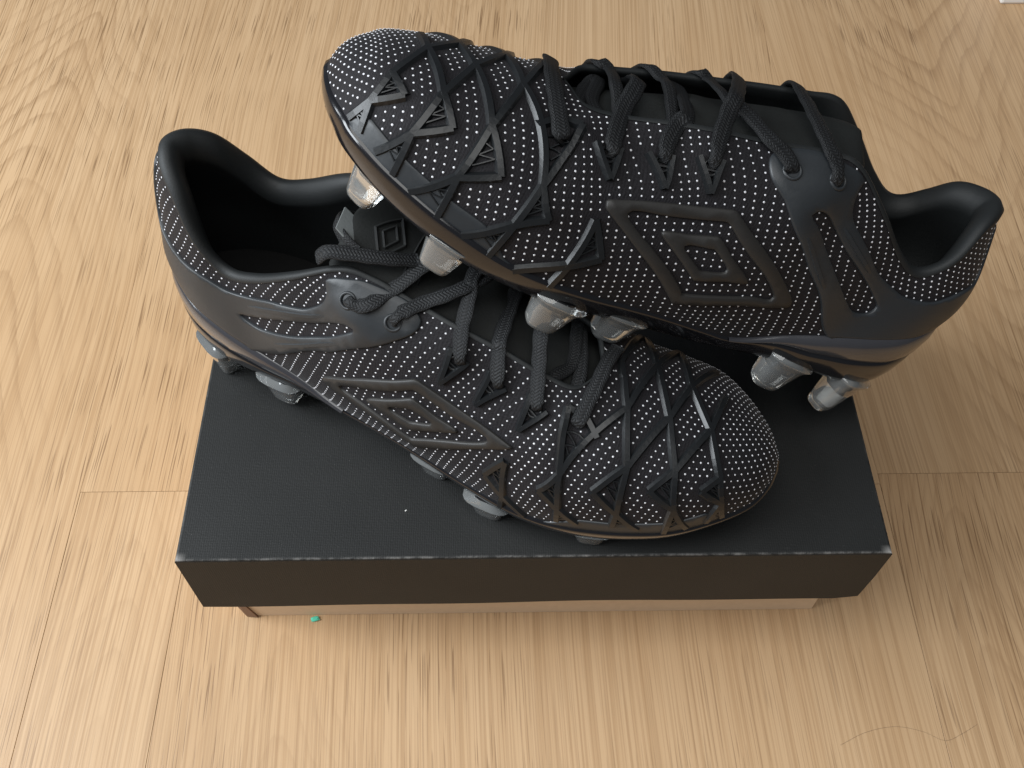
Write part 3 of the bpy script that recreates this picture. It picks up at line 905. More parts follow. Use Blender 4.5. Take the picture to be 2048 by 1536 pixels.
# sole edge (lateral y, medial y, z) for every station, toe to heel
SOLE = [(273.6, -3.0, -5.6, 20.6), (272.0, 6.8, -8.2, 20.0), (266.8, 17.4, -19.4, 18.8), (255.2, 28.2, -31.0, 16.2), (240.5, 37.8, -39.6, 13.0),
        (223.5, 44.4, -39.6, 10.6), (208.5, 48.4, -38.6, 9.2), (198, 50.0, -39.0, 9.0), (188, 50.4, -39.0, 9.2), (175, 49.6, -38.4, 9.6),
        (158, 46.6, -37.0, 10.6), (141, 42.6, -34.8, 12.0), (124, 38.6, -32.2, 13.2), (107, 35.4, -30.2, 14.6), (92, 33.6, -29.4, 17.4),
        (74, 34.0, -30.0, 22.5), (57, 34.6, -30.4, 26.5), (41, 34.0, -29.6, 28.5), (26, 29.4, -25.2, 30.5), (15, 21.2, -17.2, 33.0), (9.5, 12.6, -8.6, 35.5), (7.4, 2, 2, 37.0)]
SOLE = np.array(SOLE) * 0.001
def sole_edge(u, med):
    q = cr(SOLE, np.atleast_1d(u))
    return np.stack([q[:, 0], q[:, 2] if med else q[:, 1], q[:, 3]], 1)
# where the sole plate gives way to the separate heel counter (fraction of the side wall)
def counter_frac(u):
    return 0.50 * smooth01((np.asarray(u) - 0.66) / 0.10)

STUDS = [  # tip x, y, z, semi-length, semi-width, heading (deg), plate z
    (64, 31.0, 10.5, 8.2, 6.0, 6, 25.5), (31, 26.0, 10.5, 7.8, 6.0, 30, 29.0), (64, -25.5, 10.5, 8.2, 6.0, -6, 25.5), (31, -21.0, 10.5, 7.8, 6.0, -30, 29.0),
    (240, 23.5, -1.6, 7.0, 5.6, -38, 13.5), (210, 41.5, -1.8, 7.4, 5.8, -14, 10.2), (166, 45.5, -2.2, 8.0, 5.8, 4, 10.6), (138, 37.0, 0.8, 8.0, 5.6, 10, 12.6),
    (243, -23, -1.6, 7.0, 5.6, 34, 13.8), (212, -31, -1.8, 7.4, 5.8, 8, 10.2), (168, -32, -2.2, 8.0, 5.8, -4, 10.6), (138, -29, 0.8, 8.0, 5.6, -8, 12.6)]

def stud_mesh(bt, spec, parent):
    x, y, z, a, b, hd, zp = spec
    bm = bmesh.new()
    K = 20
    hd = math.radians(hd)
    H = zp + 2.0 - z
    prof = [(0.0, 1.40), (0.08, 1.30), (0.20, 1.13), (0.22, 1.11), (0.55, 0.95), (0.88, 0.80), (0.90, 0.785), (0.965, 0.70), (0.985, 0.64), (1.0, 0.50)]
    rings = []
    for f, sc in prof:
        r = []
        for i in range(K):
            th = 2 * math.pi * i / K + math.pi / K
            c, s = math.cos(th), math.sin(th)
            px = math.copysign(abs(c) ** 0.6, c) * a * sc
            py = math.copysign(abs(s) ** 0.6, s) * b * sc
            X = np.array([x + px * math.cos(hd) - py * math.sin(hd), y + px * math.sin(hd) + py * math.cos(hd), zp + 2.0 - f * H]) * 0.001
            r.append(bm.verts.new(tuple(bt.shape(X))))
        rings.append(r)
    for r0, r1 in zip(rings[:-1], rings[1:]):
        for i in range(K):
            bm.faces.new((r0[i], r0[(i + 1) % K], r1[(i + 1) % K], r1[i]))
    bm.faces.new(rings[0][::-1]); bm.faces.new(rings[-1])
    bmesh.ops.recalc_face_normals(bm, faces=bm.faces)
    o = bm_obj('stud', bm, M['stud'], parent, True)
    cb = bmesh.new(); rr = []
    for f, sc in ((-0.05, 0.80), (0.34, 0.66), (0.40, 0.52)):
        r = []
        for i in range(12):
            th = 2 * math.pi * i / 12 + math.pi / 12
            c, s = math.cos(th), math.sin(th)
            px = math.copysign(abs(c) ** 0.5, c) * a * sc; py = math.copysign(abs(s) ** 0.5, s) * b * sc
            X = np.array([x + px * math.cos(hd) - py * math.sin(hd), y + px * math.sin(hd) + py * math.cos(hd), zp + 2.0 - f * H]) * 0.001
            r.append(cb.verts.new(tuple(bt.shape(X))))
        rr.append(r)
    for r0, r1 in zip(rr[:-1], rr[1:]):
        for i in range(12):
            cb.faces.new((r0[i], r0[(i + 1) % 12], r1[(i + 1) % 12], r1[i]))
    cb.faces.new(rr[0][::-1]); cb.faces.new(rr[-1])
    bmesh.ops.recalc_face_normals(cb, faces=cb.faces)
    bm_obj('stud_core', cb, M['gloss'], o, False)
    return o

def build_boot(side, loc, rot, scale, label):
    bt = Boot(side)
    root = bpy.data.objects.new('football_boot', None)
    root.empty_display_size = 0.05
    link(root)
    Rm = Matrix([list(r) for r in rot]).to_4x4()
    root.matrix_world = Matrix.Translation(loc) @ Rm @ Matrix.Scale(scale, 4)
    tag(root, label, 'football boot', 'pair of black football boots')
    nodes = dict(NODES['L']); 
    if side == 'R':
        nodes.update(NODES['R'])
    poly = POLY[side]; line = LINE[side]

    # ---- knitted upper
    NU, NV = 260, 44
    us = np.r_[np.linspace(0.0006, 0.05, 16, endpoint=False), np.linspace(0.05, 1.0, NU - 16)]
    vsn = np.linspace(0, 1, NV)
    U, V = np.meshgrid(us, vsn, indexing='ij')
    latX = bt.S(U, V); medX = bt.S(U, 2 - V * (1 - 1e-6))
    # pattern coordinates (metres): along, and up from the lateral welt
    rawl = bt.raw(U, V); rawm = bt.raw(U, 2 - V * (1 - 1e-6))
    sl = np.concatenate([np.zeros((len(us), 1)), np.cumsum(np.linalg.norm(np.diff(rawl, axis=1), axis=-1), axis=1)], 1)
    smd = np.concatenate([np.zeros((len(us), 1)), np.cumsum(np.linalg.norm(np.diff(rawm, axis=1), axis=-1), axis=1)], 1)
    mid = bt.raw(us, np.full_like(us, 0.45))
    al = np.r_[0, np.cumsum(np.linalg.norm(np.diff(mid, axis=0), axis=1))]
    AL = np.repeat(al[:, None], NV, 1)
    sm_from_top = sl[:, -1:] + (smd[:, -1:] - smd)
    verts = np.concatenate([latX.reshape(-1, 3), medX.reshape(-1, 3)])
    uv = np.concatenate([np.stack([AL, sl], -1).reshape(-1, 2), np.stack([AL, sm_from_top], -1).reshape(-1, 2)])
    faces = []
    n2 = len(us) * NV
    for i in range(len(us) - 1):
        for j in range(NV - 1):
            a = i * NV + j
            faces.append((a, a + NV, a + NV + 1, a + 1)); faces.append((n2 + a, n2 + a + 1, n2 + a + NV + 1, n2 + a + NV))
    up = mesh_obj('upper', verts, faces, M['knit'], root, True, uvs=uv)
    bm = bmesh.new(); bm.from_mesh(up.data)
    bmesh.ops.remove_doubles(bm, verts=bm.verts, dist=0.00008)
    bmesh.ops.recalc_face_normals(bm, faces=bm.faces)
    bm.to_mesh(up.data); bm.free()

    # ---- lining with a rolled collar, and insole
    ul = np.linspace(UTH + 0.004, 1.0, 120)
    rows = {}
    for med in (0, 1):
        t1 = lambda v: (2 - v * (1 - 1e-6)) if med else v
        E = bt.raw(ul, np.full_like(ul, t1(1.0))); Nn = bt.nraw(ul, np.full_like(ul, t1(0.97)))
        E2 = bt.raw(ul, np.full_like(ul, t1(0.93))); Dn = E - E2; Dn /= np.linalg.norm(Dn, axis=1, keepdims=True)
        pad = (0.0010 + ((0.0026 if med else 0.0016) + (0.0 if med else 0.0010) * smooth01((ul - 0.80) / 0.15)) * smooth01((ul - 0.62) / 0.12))[:, None]
        R = [E + Nn * 0.0004 - Dn * 0.0012, E + Nn * 0.0006 + Dn * pad * 0.25, E - Nn * pad * 0.35 + Dn * pad * 0.85, E - Nn * pad * 1.1 + Dn * pad * 0.9,
             E - Nn * pad * 1.9 + Dn * pad * 0.2]
        for v, k in ((0.93, 2.6), (0.85, 2.5), (0.7, 2.1), (0.5, 1.7), (0.3, 1.5), (0.1, 1.4), (0.0, 1.4)):
            X = bt.raw(ul, np.full_like(ul, t1(v))); n_ = bt.nraw(ul, np.full_like(ul, t1(max(v, .03))))
            R.append(X - n_ * np.maximum(pad * k, 0.0026))
        B_ = sole_edge(ul, med)
        cy = 0.5 * (sole_edge(ul, 0)[:, 1] + sole_edge(ul, 1)[:, 1])
        low = np.stack([B_[:, 0] + 0.004 * smooth01((.05 - B_[:, 0]) / .05), cy + (B_[:, 1] - cy) * 0.80, B_[:, 2] + 0.009], 1)
        R.append(0.5 * (R[-1] + low) * 1.0); R.append(low)
        rows[med] = R
    verts = []; faces = []
    nrow = len(rows[0])
    for med in (0, 1):
        o = len(verts)
        for r in rows[med]:
            verts += list(bt.shape(r))
        n_ = len(ul)
        for k in range(nrow - 1):
            for i in range(n_ - 1):
                a = o + k * n_ + i
                faces.append((a, a + 1, a + n_ + 1, a + n_))
    lin = mesh_obj('lining', verts, faces, M['lining'], root, True)
    bm = bmesh.new(); bm.from_mesh(lin.data)
    bmesh.ops.remove_doubles(bm, verts=bm.verts, dist=0.0001)
    bmesh.ops.recalc_face_normals(bm, faces=bm.faces); bm.to_mesh(lin.data); bm.free()
    A, B2 = rows[0][-1], rows[1][-1]
    verts = []; faces = []
    K = 8; n_ = len(ul)
    for k in range(K + 1):
        f = k / K
        r = A * (1 - f) + B2 * f + np.array([0, 0, -0.002 * math.sin(math.pi * f)])
        verts += list(bt.shape(r))
    for k in range(K):
        for i in range(n_ - 1):
            a = k * n_ + i
            faces.append((a, a + 1, a + n_ + 1, a + n_))
    ins = mesh_obj('insole', verts, faces, M['insole'], root, True)
    # faint printed strokes on the insole
    strokes = [[(34, -8), (44, -12), (50, -2)], [(50, -2), (46, 6), (40, 4)], [(58, -12), (60, 8)], [(60, -12), (72, -14)], [(72, -14), (64, 8)], [(76, 8), (80, -10), (86, 6)], [(86, 6), (92, -12)], [(30, 12), (52, 14), (74, 12)]]
    for st in strokes:
        q = cr(np.array(st, float), np.linspace(0, 1, 14)) if len(st) > 2 else np.array(st[0]) + np.linspace(0, 1, 14)[:, None] * (np.array(st[1]) - np.array(st[0]))
        vv = []; ff = []
        for i, (x, y) in enumerate(q * 0.001):
            z = float(np.interp(x, SOLE[::-1, 0], SOLE[::-1, 3])) + 0.0083
            d = np.gradient(q, axis=0)[i]; d = d / (np.linalg.norm(d) + 1e-9)
            for s in (-1, 1):
                vv.append((x - d[1] * s * 0.00035, y + d[0] * s * 0.00035, z))
        for i in range(len(q) - 1):
            ff.append((2 * i, 2 * i + 1, 2 * i + 3, 2 * i + 2))
        mesh_obj('print_stroke', bt.shape(np.array(vv)), ff, M['print'], ins, False)

    # ---- tongue
    tc = [(203, 58.5, 15), (190, 63.0, 17), (176, 69.5, 19), (160, 77.5, 20.5), (142, 85.5, 22), (126, 92.0, 23), (112, 98.0, 23.5), (101, 102.5, 23.5), (94, 105.0, 22.5), (91, 105.5, 18)]
    tq = even(cr(np.array(tc, float), np.linspace(0, 1, 300)), 60)
    verts = []; faces = []
    K = 20
    for lay in (0, 1):
        for i, (x, zc, hw) in enumerate(tq):
            for k in range(K + 1):
                f = -1 + 2 * k / K
                fold = 0.9 * math.sin(f * 5 + x * 0.09) * (1 - abs(f)) + (1.2 * math.exp(-((x - 152 - 6 * f) / 5) ** 2))
                verts.append((x * .001 - 0.002 * f * f * (i > 45), (f * hw + 0.5) * .001, (zc - 7.5 * f * f + fold - lay * 2.2) * .001))
    n_ = len(tq); W_ = K + 1
    for lay in (0, 1):
        for i in range(n_ - 1):
            for k in range(K):
                a = lay * n_ * W_ + i * W_ + k
                faces.append((a, a + 1, a + W_ + 1, a + W_))
    o = n_ * W_
    for i in range(n_ - 1):
        faces.append((i * W_, (i + 1) * W_, o + (i + 1) * W_, o + i * W_)); a = i * W_ + K
        faces.append((a, a + W_, o + a + W_, o + a))
    for k in range(K):
        a = (n_ - 1) * W_ + k; faces.append((a, a + 1, o + a + 1, o + a))
    ton = mesh_obj('tongue', bt.shape(np.array(verts)), faces, M['tongue'], root, True, recalc=True)
    # raised diamond mark on the tongue
    def tz(x, y):
        zc = np.interp(x, tq[::-1, 0], tq[::-1, 1]); hw = np.interp(x, tq[::-1, 0], tq[::-1, 2])
        f = (y - 0.5) / hw
        return zc - 7.5 * f * f + 0.7 * np.sin(f * 5 + x * 0.09) * (1 - abs(f)) + 0.5
    for pts_, w in () if side == 'L' else (([(112, 0), (106, 11), (100, 0), (106, -11), (112, 0)], 0.7), ([(109, 0), (106, 5.5), (103, 0), (106, -5.5), (109, 0)], 0.6),
                    ([(116, -12), (116, 12)], 0.5), ([(119, -9), (119, 9)], 0.5), ([(122, -12), (122, 12)], 0.5)):
        q = np.concatenate([np.array(pts_[i], float) + np.linspace(0, 1, 12)[:, None] * (np.array(pts_[i + 1]) - np.array(pts_[i])) for i in range(len(pts_) - 1)])
        vv = []; ff = []
        d = np.gradient(q, axis=0); d /= np.linalg.norm(d, axis=1, keepdims=True) + 1e-9
        for i, (x, y) in enumerate(q):
            z = tz(x, y)
            for s, h in ((-1, -0.6), (-0.6, 0.25), (0.6, 0.25), (1, -0.6)):
                vv.append(((x - d[i, 1] * s * w) * .001, (y + d[i, 0] * s * w) * .001, (z + h) * .001))
        for i in range(len(q) - 1):
            for k in range(3):
                a = i * 4 + k; ff.append((a, a + 1, a + 5, a + 4))
        mesh_obj('tongue_mark', bt.shape(np.array(vv)), ff, M['tmark'], ton, False)

    if side == 'R':
        tg = [(96, 1, 103.5), (95, 11, 103), (88.5, 9, 107.5), (87.5, -1, 108.5)]
        vv = [np.array(p) * .001 for p in tg] + [(np.array(p) + np.array([-.5, 0, -.6])) * .001 for p in tg]
        mesh_obj('tongue_tag', bt.shape(np.array(vv)), [(0, 1, 2, 3), (7, 6, 5, 4), (0, 4, 5, 1), (1, 5, 6, 2), (2, 6, 7, 3), (3, 7, 4, 0)], M['tag'], ton, False, recalc=True)

    # ---- sole plate, heel counter, studs
    us2 = np.r_[np.linspace(0.0, 0.06, 10, endpoint=False), np.linspace(0.06, 1.0, 130)]
    ring_u = [(u, 0) for u in us2] + [(u, 1) for u in us2[::-1][1:-1]]
    verts = []; faces = []
    rowsS = [[] for _ in range(9)]; rowsC = [[] for _ in range(5)]
    for u, med in ring_u:
        uu = max(u, 0.0006)
        tt = 2 - 1e-9 if med else 0.0
        Fp = bt.raw(uu, tt); Nf = bt.nraw(uu, 1.97 if med else 0.03)
        Nh = np.array([Nf[0], Nf[1], 0.0]); Nh /= np.linalg.norm(Nh) + 1e-9
        Bp = sole_edge(uu, med)[0]
        c = float(counter_frac(uu))
        lift = 0.0016 * (1 - smooth01((uu - 0.60) / 0.08))
        top = Fp + (Bp - Fp) * c + Nh * (0.0010 + 0.0004 * float(smooth01((uu - .66) / .06))) + np.array([0, 0, lift])
        cyp = 0.5 * (sole_edge(uu, 0)[0][1] + sole_edge(uu, 1)[0][1])
        inw = np.array([0.0, cyp - Bp[1], 0.0])
        if uu < 0.08 or uu > 0.93:
            inw = np.array([0.25 if uu > 0.5 else -0.27, cyp, Bp[2]]) * np.array([1, 1, 1]) - 0
            tgt = np.array([0.235 if uu < 0.5 else 0.045, cyp, Bp[2]])
            inw = tgt - Bp; inw[2] = 0
        li = np.linalg.norm(inw) + 1e-9; inw /= li
        rowsS[0].append(top - Nh * 0.0016 + np.array([0, 0, 0.0007]))
        rowsS[1].append(top + Nh * 0.0003 - np.array([0, 0, 0.0004]))
        rowsS[2].append(top + (Bp - top) * 0.18 + Nh * 0.0007)
        rowsS[3].append(top + (Bp - top) * 0.55 + Nh * 0.0008)
        rowsS[4].append(top + (Bp - top) * 0.85 + Nh * 0.0002)
        rowsS[5].append(Bp - Nh * 0.0005)
        rowsS[6].append(Bp + inw * min(0.003, li * .3) - np.array([0, 0, 0.0007]))
        rowsS[7].append(Bp + inw * min(0.012, li * .6) + np.array([0, 0, 0.0002]))
        rowsS[8].append(Bp + inw * min(0.024, li * .95) + np.array([0, 0, 0.0012]))
        if uu >= 0.655:
            cc = Fp + (Bp - Fp) * (c + 0.02)
            bulge = math.sin(math.pi * 0.5)
            rowsC[0].append(Fp - Nh * 0.0008 + np.array([0, 0, 0.0010]))
            rowsC[1].append(Fp + Nh * 0.0010 + np.array([0, 0, 0.0006]))
            rowsC[2].append(Fp + (cc - Fp) * 0.35 + Nh * 0.0022)
            rowsC[3].append(Fp + (cc - Fp) * 0.75 + Nh * 0.0021)
            rowsC[4].append(cc + Nh * 0.0006)
    k = len(ring_u)
    for r in rowsS:
        verts += list(bt.shape(np.array(r)))
    for a in range(8):
        for i in range(k):
            i2 = (i + 1) % k
            faces.append((a * k + i, a * k + i2, (a + 1) * k + i2, (a + 1) * k + i))
    # close the underside across
    half = len(us2); o = 8 * k
    for i in range(1, half - 2):
        a, b = i, i + 1
        ma, mb = k - i, k - i - 1
        faces.append((o + a, o + b, o + mb, o + ma))
    mesh_obj('sole_plate', verts, faces, M['gloss'], root, True, recalc=True)
    verts = []; faces = []
    kc = len(rowsC[0])
    for r in rowsC:
        verts += list(bt.shape(np.array(r)))
    for a in range(4):
        for i in range(kc - 1):
            faces.append((a * kc + i, a * kc + i + 1, (a + 1) * kc + i + 1, (a + 1) * kc + i))
    mesh_obj('heel_counter', verts, faces, M['counter'], root, True, recalc=True)
    for sp in STUDS:
        stud_mesh(bt, sp, root)

    # ---- rubber heel panel with its window
    def heel_outline(pl):
        half = [p for p in pl if not (p[0] > 0.86)]
        half += [(0.885, 0.49), (0.925, 0.46), (0.948, 0.52), (0.958, 0.66), (0.966, 0.80), (0.980, 0.87)]
        half[0] = (half[0][0], 0.02)
        return half + [(2 - u, v) for u, v in half[::-1]]
    full = heel_outline(poly['panel'])
    low = [(u, 0.012) for u in np.linspace(2 - full[0][0] - 0.01, full[0][0] + 0.01, 24)]
    slot = poly['slot']
    _, hl_loops = patch(bt, 'heel_panel', full + low, [slot, [(2 - u, v) for u, v in slot]], 0.0011, M['rubber'], root, 0.003)
    excl_in = [hl_loops[0]]; excl_hole = hl_loops[1:]
    grooves = [line['g1'], line['g2']] if side == 'R' else [line['g1'], line['g2']]
    for g in grooves:
        base_off = [(u, v) for u, v in g]
        q, _ = crv(base_off, 0)
        rib(bt, 'panel_bead', base_off, M['rubber'], root, 0.0019, 0.0007, 0.0016, taper=0.3)
    # ---- logo: two diamond outlines
    _, lo1 = patch(bt, 'logo_frame', poly['logo_o'], [poly['logo_i']], 0.0012, M['logo'], root, 0.0026, 0.0005)
    _, lo2 = patch(bt, 'logo_core', poly['ring_o'], [poly['ring_i']], 0.0012, M['logo'], root, 0.0022, 0.0005)
    # ---- smooth rand along the forefoot
    rnd = LINE['L']['rand'][:9]
    rand_out = rnd + [(0.40, 0.012)] + [(u, 0.004) for u in np.linspace(0.385, 0.145, 14)]
    _, rl = patch(bt, 'toe_rand', rand_out, [], 0.0006, M['rubber'], root, 0.003, 0.0004, curved=False)
    # ---- lattice ribs
    n = nodes
    E = [('K1', 'M0'), ('M0', 'T1r'), ('T1r', 'N1'), ('M0', 'N1'), ('N1', 'E1a'), ('N1', 'E1b'),
         ('M1', 'T2r'), ('T2r', 'N2'), ('M1', 'N2'), ('N2', 'E2a'), ('N2', 'E2b'),
         ('M2', 'T3r'), ('T3r', 'N3'), ('M2', 'N3'), ('N3', 'E3a'), ('N3', 'E3b'),
         ('M3', 'T4r'), ('T4r', 'N4'), ('M3', 'N4'), ('N4', 'E4a'), ('N4', 'E4b'),
         ('T5t', 'T5r'), ('T5r', 'N5'), ('T5t', 'N5'), ('N5', 'E5a'), ('N5', 'E5b'),
         ('M1', 'K1'), ('M1', 'K2'), ('M2', 'K2'), ('M2', 'K3'), ('M3', 'K3'), ('M3', 'V1r'), ('V1f', 'V1r'),
         ('K1', 'J1'), ('K1', 'J2'), ('K2', 'J2'), ('K2', 'J3'), ('K3', 'J3'), ('K3', 'J4')]
    ext = {'J2': [(0.196, 1.55), (0.245, 1.55)], 'J3': [(0.245, 1.55), (0.300, 1.58)], 'J4': [(0.300, 1.58)]}
    segs3 = []
    for a, b in E:
        pa, pb = np.array(n[a]), np.array(n[b])
        _, P = rib(bt, 'lattice_rib', [pa, pb], M['rib'], root)
        segs3.append(P)
    for a, lst in ext.items():
        for e in lst:
            _, P = rib(bt, 'lattice_rib', [np.array(n[a]), np.array(e)], M['rib'], root); segs3.append(P)
    # zigzag fill inside the lattice triangles
    for a, b, c in (('M0', 'T1r', 'N1'), ('M1', 'T2r', 'N2'), ('M2', 'T3r', 'N3'), ('M3', 'T4r', 'N4'), ('T5t', 'T5r', 'N5'), ('M3', 'V1r', 'V1f'),
                    ('N1', 'E1a', 'E1b'), ('N2', 'E2a', 'E2b'), ('N3', 'E3a', 'E3b'), ('N4', 'E4a', 'E4b')):
        A_, B_, C_ = (np.array(n[x]) for x in (a, b, c))
        rng = random.Random(a + c + side)
        cen = (A_ + B_ + C_) / 3
        zz = []
        for i in range(5):
            f = 0.22 + 0.58 * i / 4
            p0 = A_ * (1 - f) + C_ * f; p1 = A_ * (1 - f) + B_ * f if i % 2 else p0
            q = (p1 if i % 2 else p0)
            zz.append(cen + (q - cen) * (0.62 + 0.15 * rng.random()))
        for i in range(4):
            rib(bt, 'hatch_rib', [zz[i], zz[i + 1]], M['rib'], root, 0.0005, 0.0002, 0.0009, seg=0.002)
        segs3.append(bt.S(np.array([cen[0]]), np.array([cen[1]])))
        segs3.append(bt.S(np.array([q[0] for q in zz]), np.array([q[1] for q in zz])))
    # ---- arrow-shaped eyelet loops
    hole_px = {}
    for v_ in ('V2', 'V3', 'V4'):
        t_, f_, r_ = (np.array(n[v_ + s]) for s in ('', 'f', 'r'))
        _, P1 = rib(bt, 'eyelet_loop', [t_, f_], M['rib'], root, 0.0017, 0.0008, 0.0021); segs3.append(P1)
        _, P2 = rib(bt, 'eyelet_loop', [t_, r_], M['rib'], root, 0.0017, 0.0008, 0.0021); segs3.append(P2)
        rib(bt, 'eyelet_loop', [f_ * .65 + t_ * .35, r_ * .65 + t_ * .35], M['rib'], root, 0.0007, 0.0003, 0.0010)
        mid_ = (f_ + r_) / 2 * 0.72 + t_ * 0.28
        segs3.append(bt.S(np.array([mid_[0], (mid_ * .5 + t_ * .5)[0]]), np.array([mid_[1], (mid_ * .5 + t_ * .5)[1]])))
        c_ = bt.S(mid_[0], mid_[1]); torus(bt, 'eyelet', c_ + bt.N(mid_[0], mid_[1]) * 0.0004, bt.N(mid_[0], mid_[1]), 0.0026, 0.0006, M['rib'], root)
    for e in EYE[side]:
        c_ = bt.S(e[0], e[1], np.array(0.0012)); nn = bt.N(e[0], e[1])
        torus(bt, 'eyelet', c_ - nn * 0.0003, nn, 0.0031, 0.0007, M['rubber'], root)

    # ---- white dots woven into the knit (thousands: one part)
    dots = []
    ang = math.radians(21); ca, sa = math.cos(ang), math.sin(ang)
    DP, DQ = 0.00337, 0.00246
    segall = np.concatenate([np.asarray(s).reshape(-1, 3) for s in segs3])
    rib_r = 0.0027
    grids = [(U, V, AL, sl, latX, 0), (U, V, AL, sm_from_top, medX, 1)]
    cand = []
    for Ug, Vg, Ag, Sg, Xg, med in grids:
        p = Ag * ca + Sg * sa; q = Sg * ca - Ag * sa
        p = p / DP; q = q / DQ
        # every lattice point that falls in a grid cell: bilinear inverse by splitting into triangles
        for tri in (((0, 0), (1, 0), (1, 1)), ((0, 0), (1, 1), (0, 1))):
            sl_ = [np.s_[a: len(us) - 1 + a, b: NV - 1 + b] for a, b in tri]
            P_ = np.stack([p[s] for s in sl_], -1).reshape(-1, 3); Q_ = np.stack([q[s] for s in sl_], -1).reshape(-1, 3)
            Uc = np.stack([Ug[s] for s in sl_], -1).reshape(-1, 3); Vc = np.stack([Vg[s] for s in sl_], -1).reshape(-1, 3)
            i0 = np.ceil(P_.min(1)).astype(int); i1 = np.floor(P_.max(1)).astype(int)
            j0 = np.ceil(Q_.min(1)).astype(int); j1 = np.floor(Q_.max(1)).astype(int)
            for t_ in np.nonzero((i1 >= i0) & (j1 >= j0))[0]:
                a, b, c = [np.array([P_[t_, k], Q_[t_, k]]) for k in range(3)]
                det = (b[0] - a[0]) * (c[1] - a[1]) - (c[0] - a[0]) * (b[1] - a[1])
                if abs(det) < 1e-9:
                    continue
                for i in range(i0[t_], i1[t_] + 1):
                    for j in range(j0[t_], j1[t_] + 1):
                        l1 = ((i - a[0]) * (c[1] - a[1]) - (c[0] - a[0]) * (j - a[1])) / det
                        l2 = ((b[0] - a[0]) * (j - a[1]) - (i - a[0]) * (b[1] - a[1])) / det
                        if l1 >= 0 and l2 >= 0 and l1 + l2 <= 1:
                            l0 = 1 - l1 - l2
                            u = l0 * Uc[t_, 0] + l1 * Uc[t_, 1] + l2 * Uc[t_, 2]; v = l0 * Vc[t_, 0] + l1 * Vc[t_, 1] + l2 * Vc[t_, 2]
                            cand.append((u, v, med, i, j))
    seen = set(); keep = []
    for u, v, med, i, j in cand:
        if (med, i, j) in seen:
            continue
        seen.add((med, i, j))
        if v < 0.03 or (u > UTH and v > 0.985) or u < 0.012:
            continue
        keep.append((u, v, med))
    keep = np.array(keep)
    uv2 = np.stack([np.where(keep[:, 2] == 1, np.where(keep[:, 0] > 0.5, 2 - keep[:, 0], keep[:, 0]), keep[:, 0]), keep[:, 1]], 1)
    ok = ~inside(hl_loops[0], uv2)
    for hl in hl_loops[1:]:
        ok |= inside(hl, uv2)
    lat_ = keep[:, 2] == 0
    for lo in (lo1, lo2):
        bad = inside(lo[0], uv2) & ~inside(lo[1], uv2) & lat_
        ok &= ~bad
    ok &= ~(inside(rl[0], uv2) & lat_)
    keep = keep[ok]
    tt = np.where(keep[:, 2] == 1, 2 - keep[:, 1] * (1 - 1e-6), keep[:, 1])
    C = bt.S(keep[:, 0], tt, np.full(len(keep), 0.0001)); Nd = bt.N(keep[:, 0], tt)
    d = np.full(len(C), 9.0)
    for s0 in range(0, len(C), 400):
        d[s0:s0 + 400] = np.min(np.linalg.norm(C[s0:s0 + 400, None] - segall[None], axis=-1), axis=1)
    okd = d > rib_r
    C = C[okd]; Nd = Nd[okd]
    rng = np.random.default_rng(3)
    up_ = np.array([0, 0, 1.0]); a1 = np.cross(Nd, [1.0, 0, 0]); a1 /= np.linalg.norm(a1, axis=1, keepdims=True); a2 = np.cross(Nd, a1)
    K = 7
    rad = 0.00040 * (0.85 + 0.3 * rng.random(len(C)))
    ring = [C + (a1 * math.cos(2 * math.pi * k / K) * 0.92 + a2 * math.sin(2 * math.pi * k / K)) * rad[:, None] for k in range(K)]
    ring2 = [C + (a1 * math.cos(2 * math.pi * k / K) * 0.92 + a2 * math.sin(2 * math.pi * k / K)) * rad[:, None] * .6 + Nd * 0.00013 for k in range(K)]
    apex = C + Nd * 0.00017
    V_ = np.concatenate(ring + ring2 + [apex]); m = len(C)
    F_ = []
    idx = np.arange(m)
    for k in range(K):
        k2 = (k + 1) % K
        F_ += list(zip(k * m + idx, k2 * m + idx, (K + k2) * m + idx, (K + k) * m + idx))
        F_ += list(zip((K + k) * m + idx, (K + k2) * m + idx, 2 * K * m + idx))
    dm = mesh_obj('knit_dots', V_, F_, M['dot'], root, True)
    dm['kind'] = 'stuff'

    # ---- laces
    ue = np.linspace(UTH + 0.004, 0.70, 200)
    em = bt.raw(ue, np.full_like(ue, 1.000001)); el = bt.raw(ue, np.full_like(ue, 1.0))
    def edge(x, med):
        E_ = em if med else el
        i = int(np.argmin(abs(E_[:, 0] - x * .001))); return E_[i] * 1000, ue[i]
    def over_medial(p):          # wrap over the far edge and into the knit there
        e, u = edge(p[0], True)
        s = bt.raw(u, 1.16) * 1000 + bt.nraw(u, 1.16) * 1.0
        s2 = bt.raw(u, 1.24) * 1000 - bt.nraw(u, 1.24) * 2.0
        return [tuple(e + np.array([0, -0.5, 1.8])), tuple(s), tuple(s2)]
    def under_medial(p):
        e, u = edge(p[0] - 3, True)
        return [tuple(e + np.array([0, 4.0, -3.5])), tuple(e + np.array([-1, -4.0, -7.0]))]
    def under_lateral(p):
        e, u = edge(p[0] - 2, False)
        return [tuple(e + np.array([0, -3.0, -3.5])), tuple(e + np.array([-1, 5.0, -8.0]))]
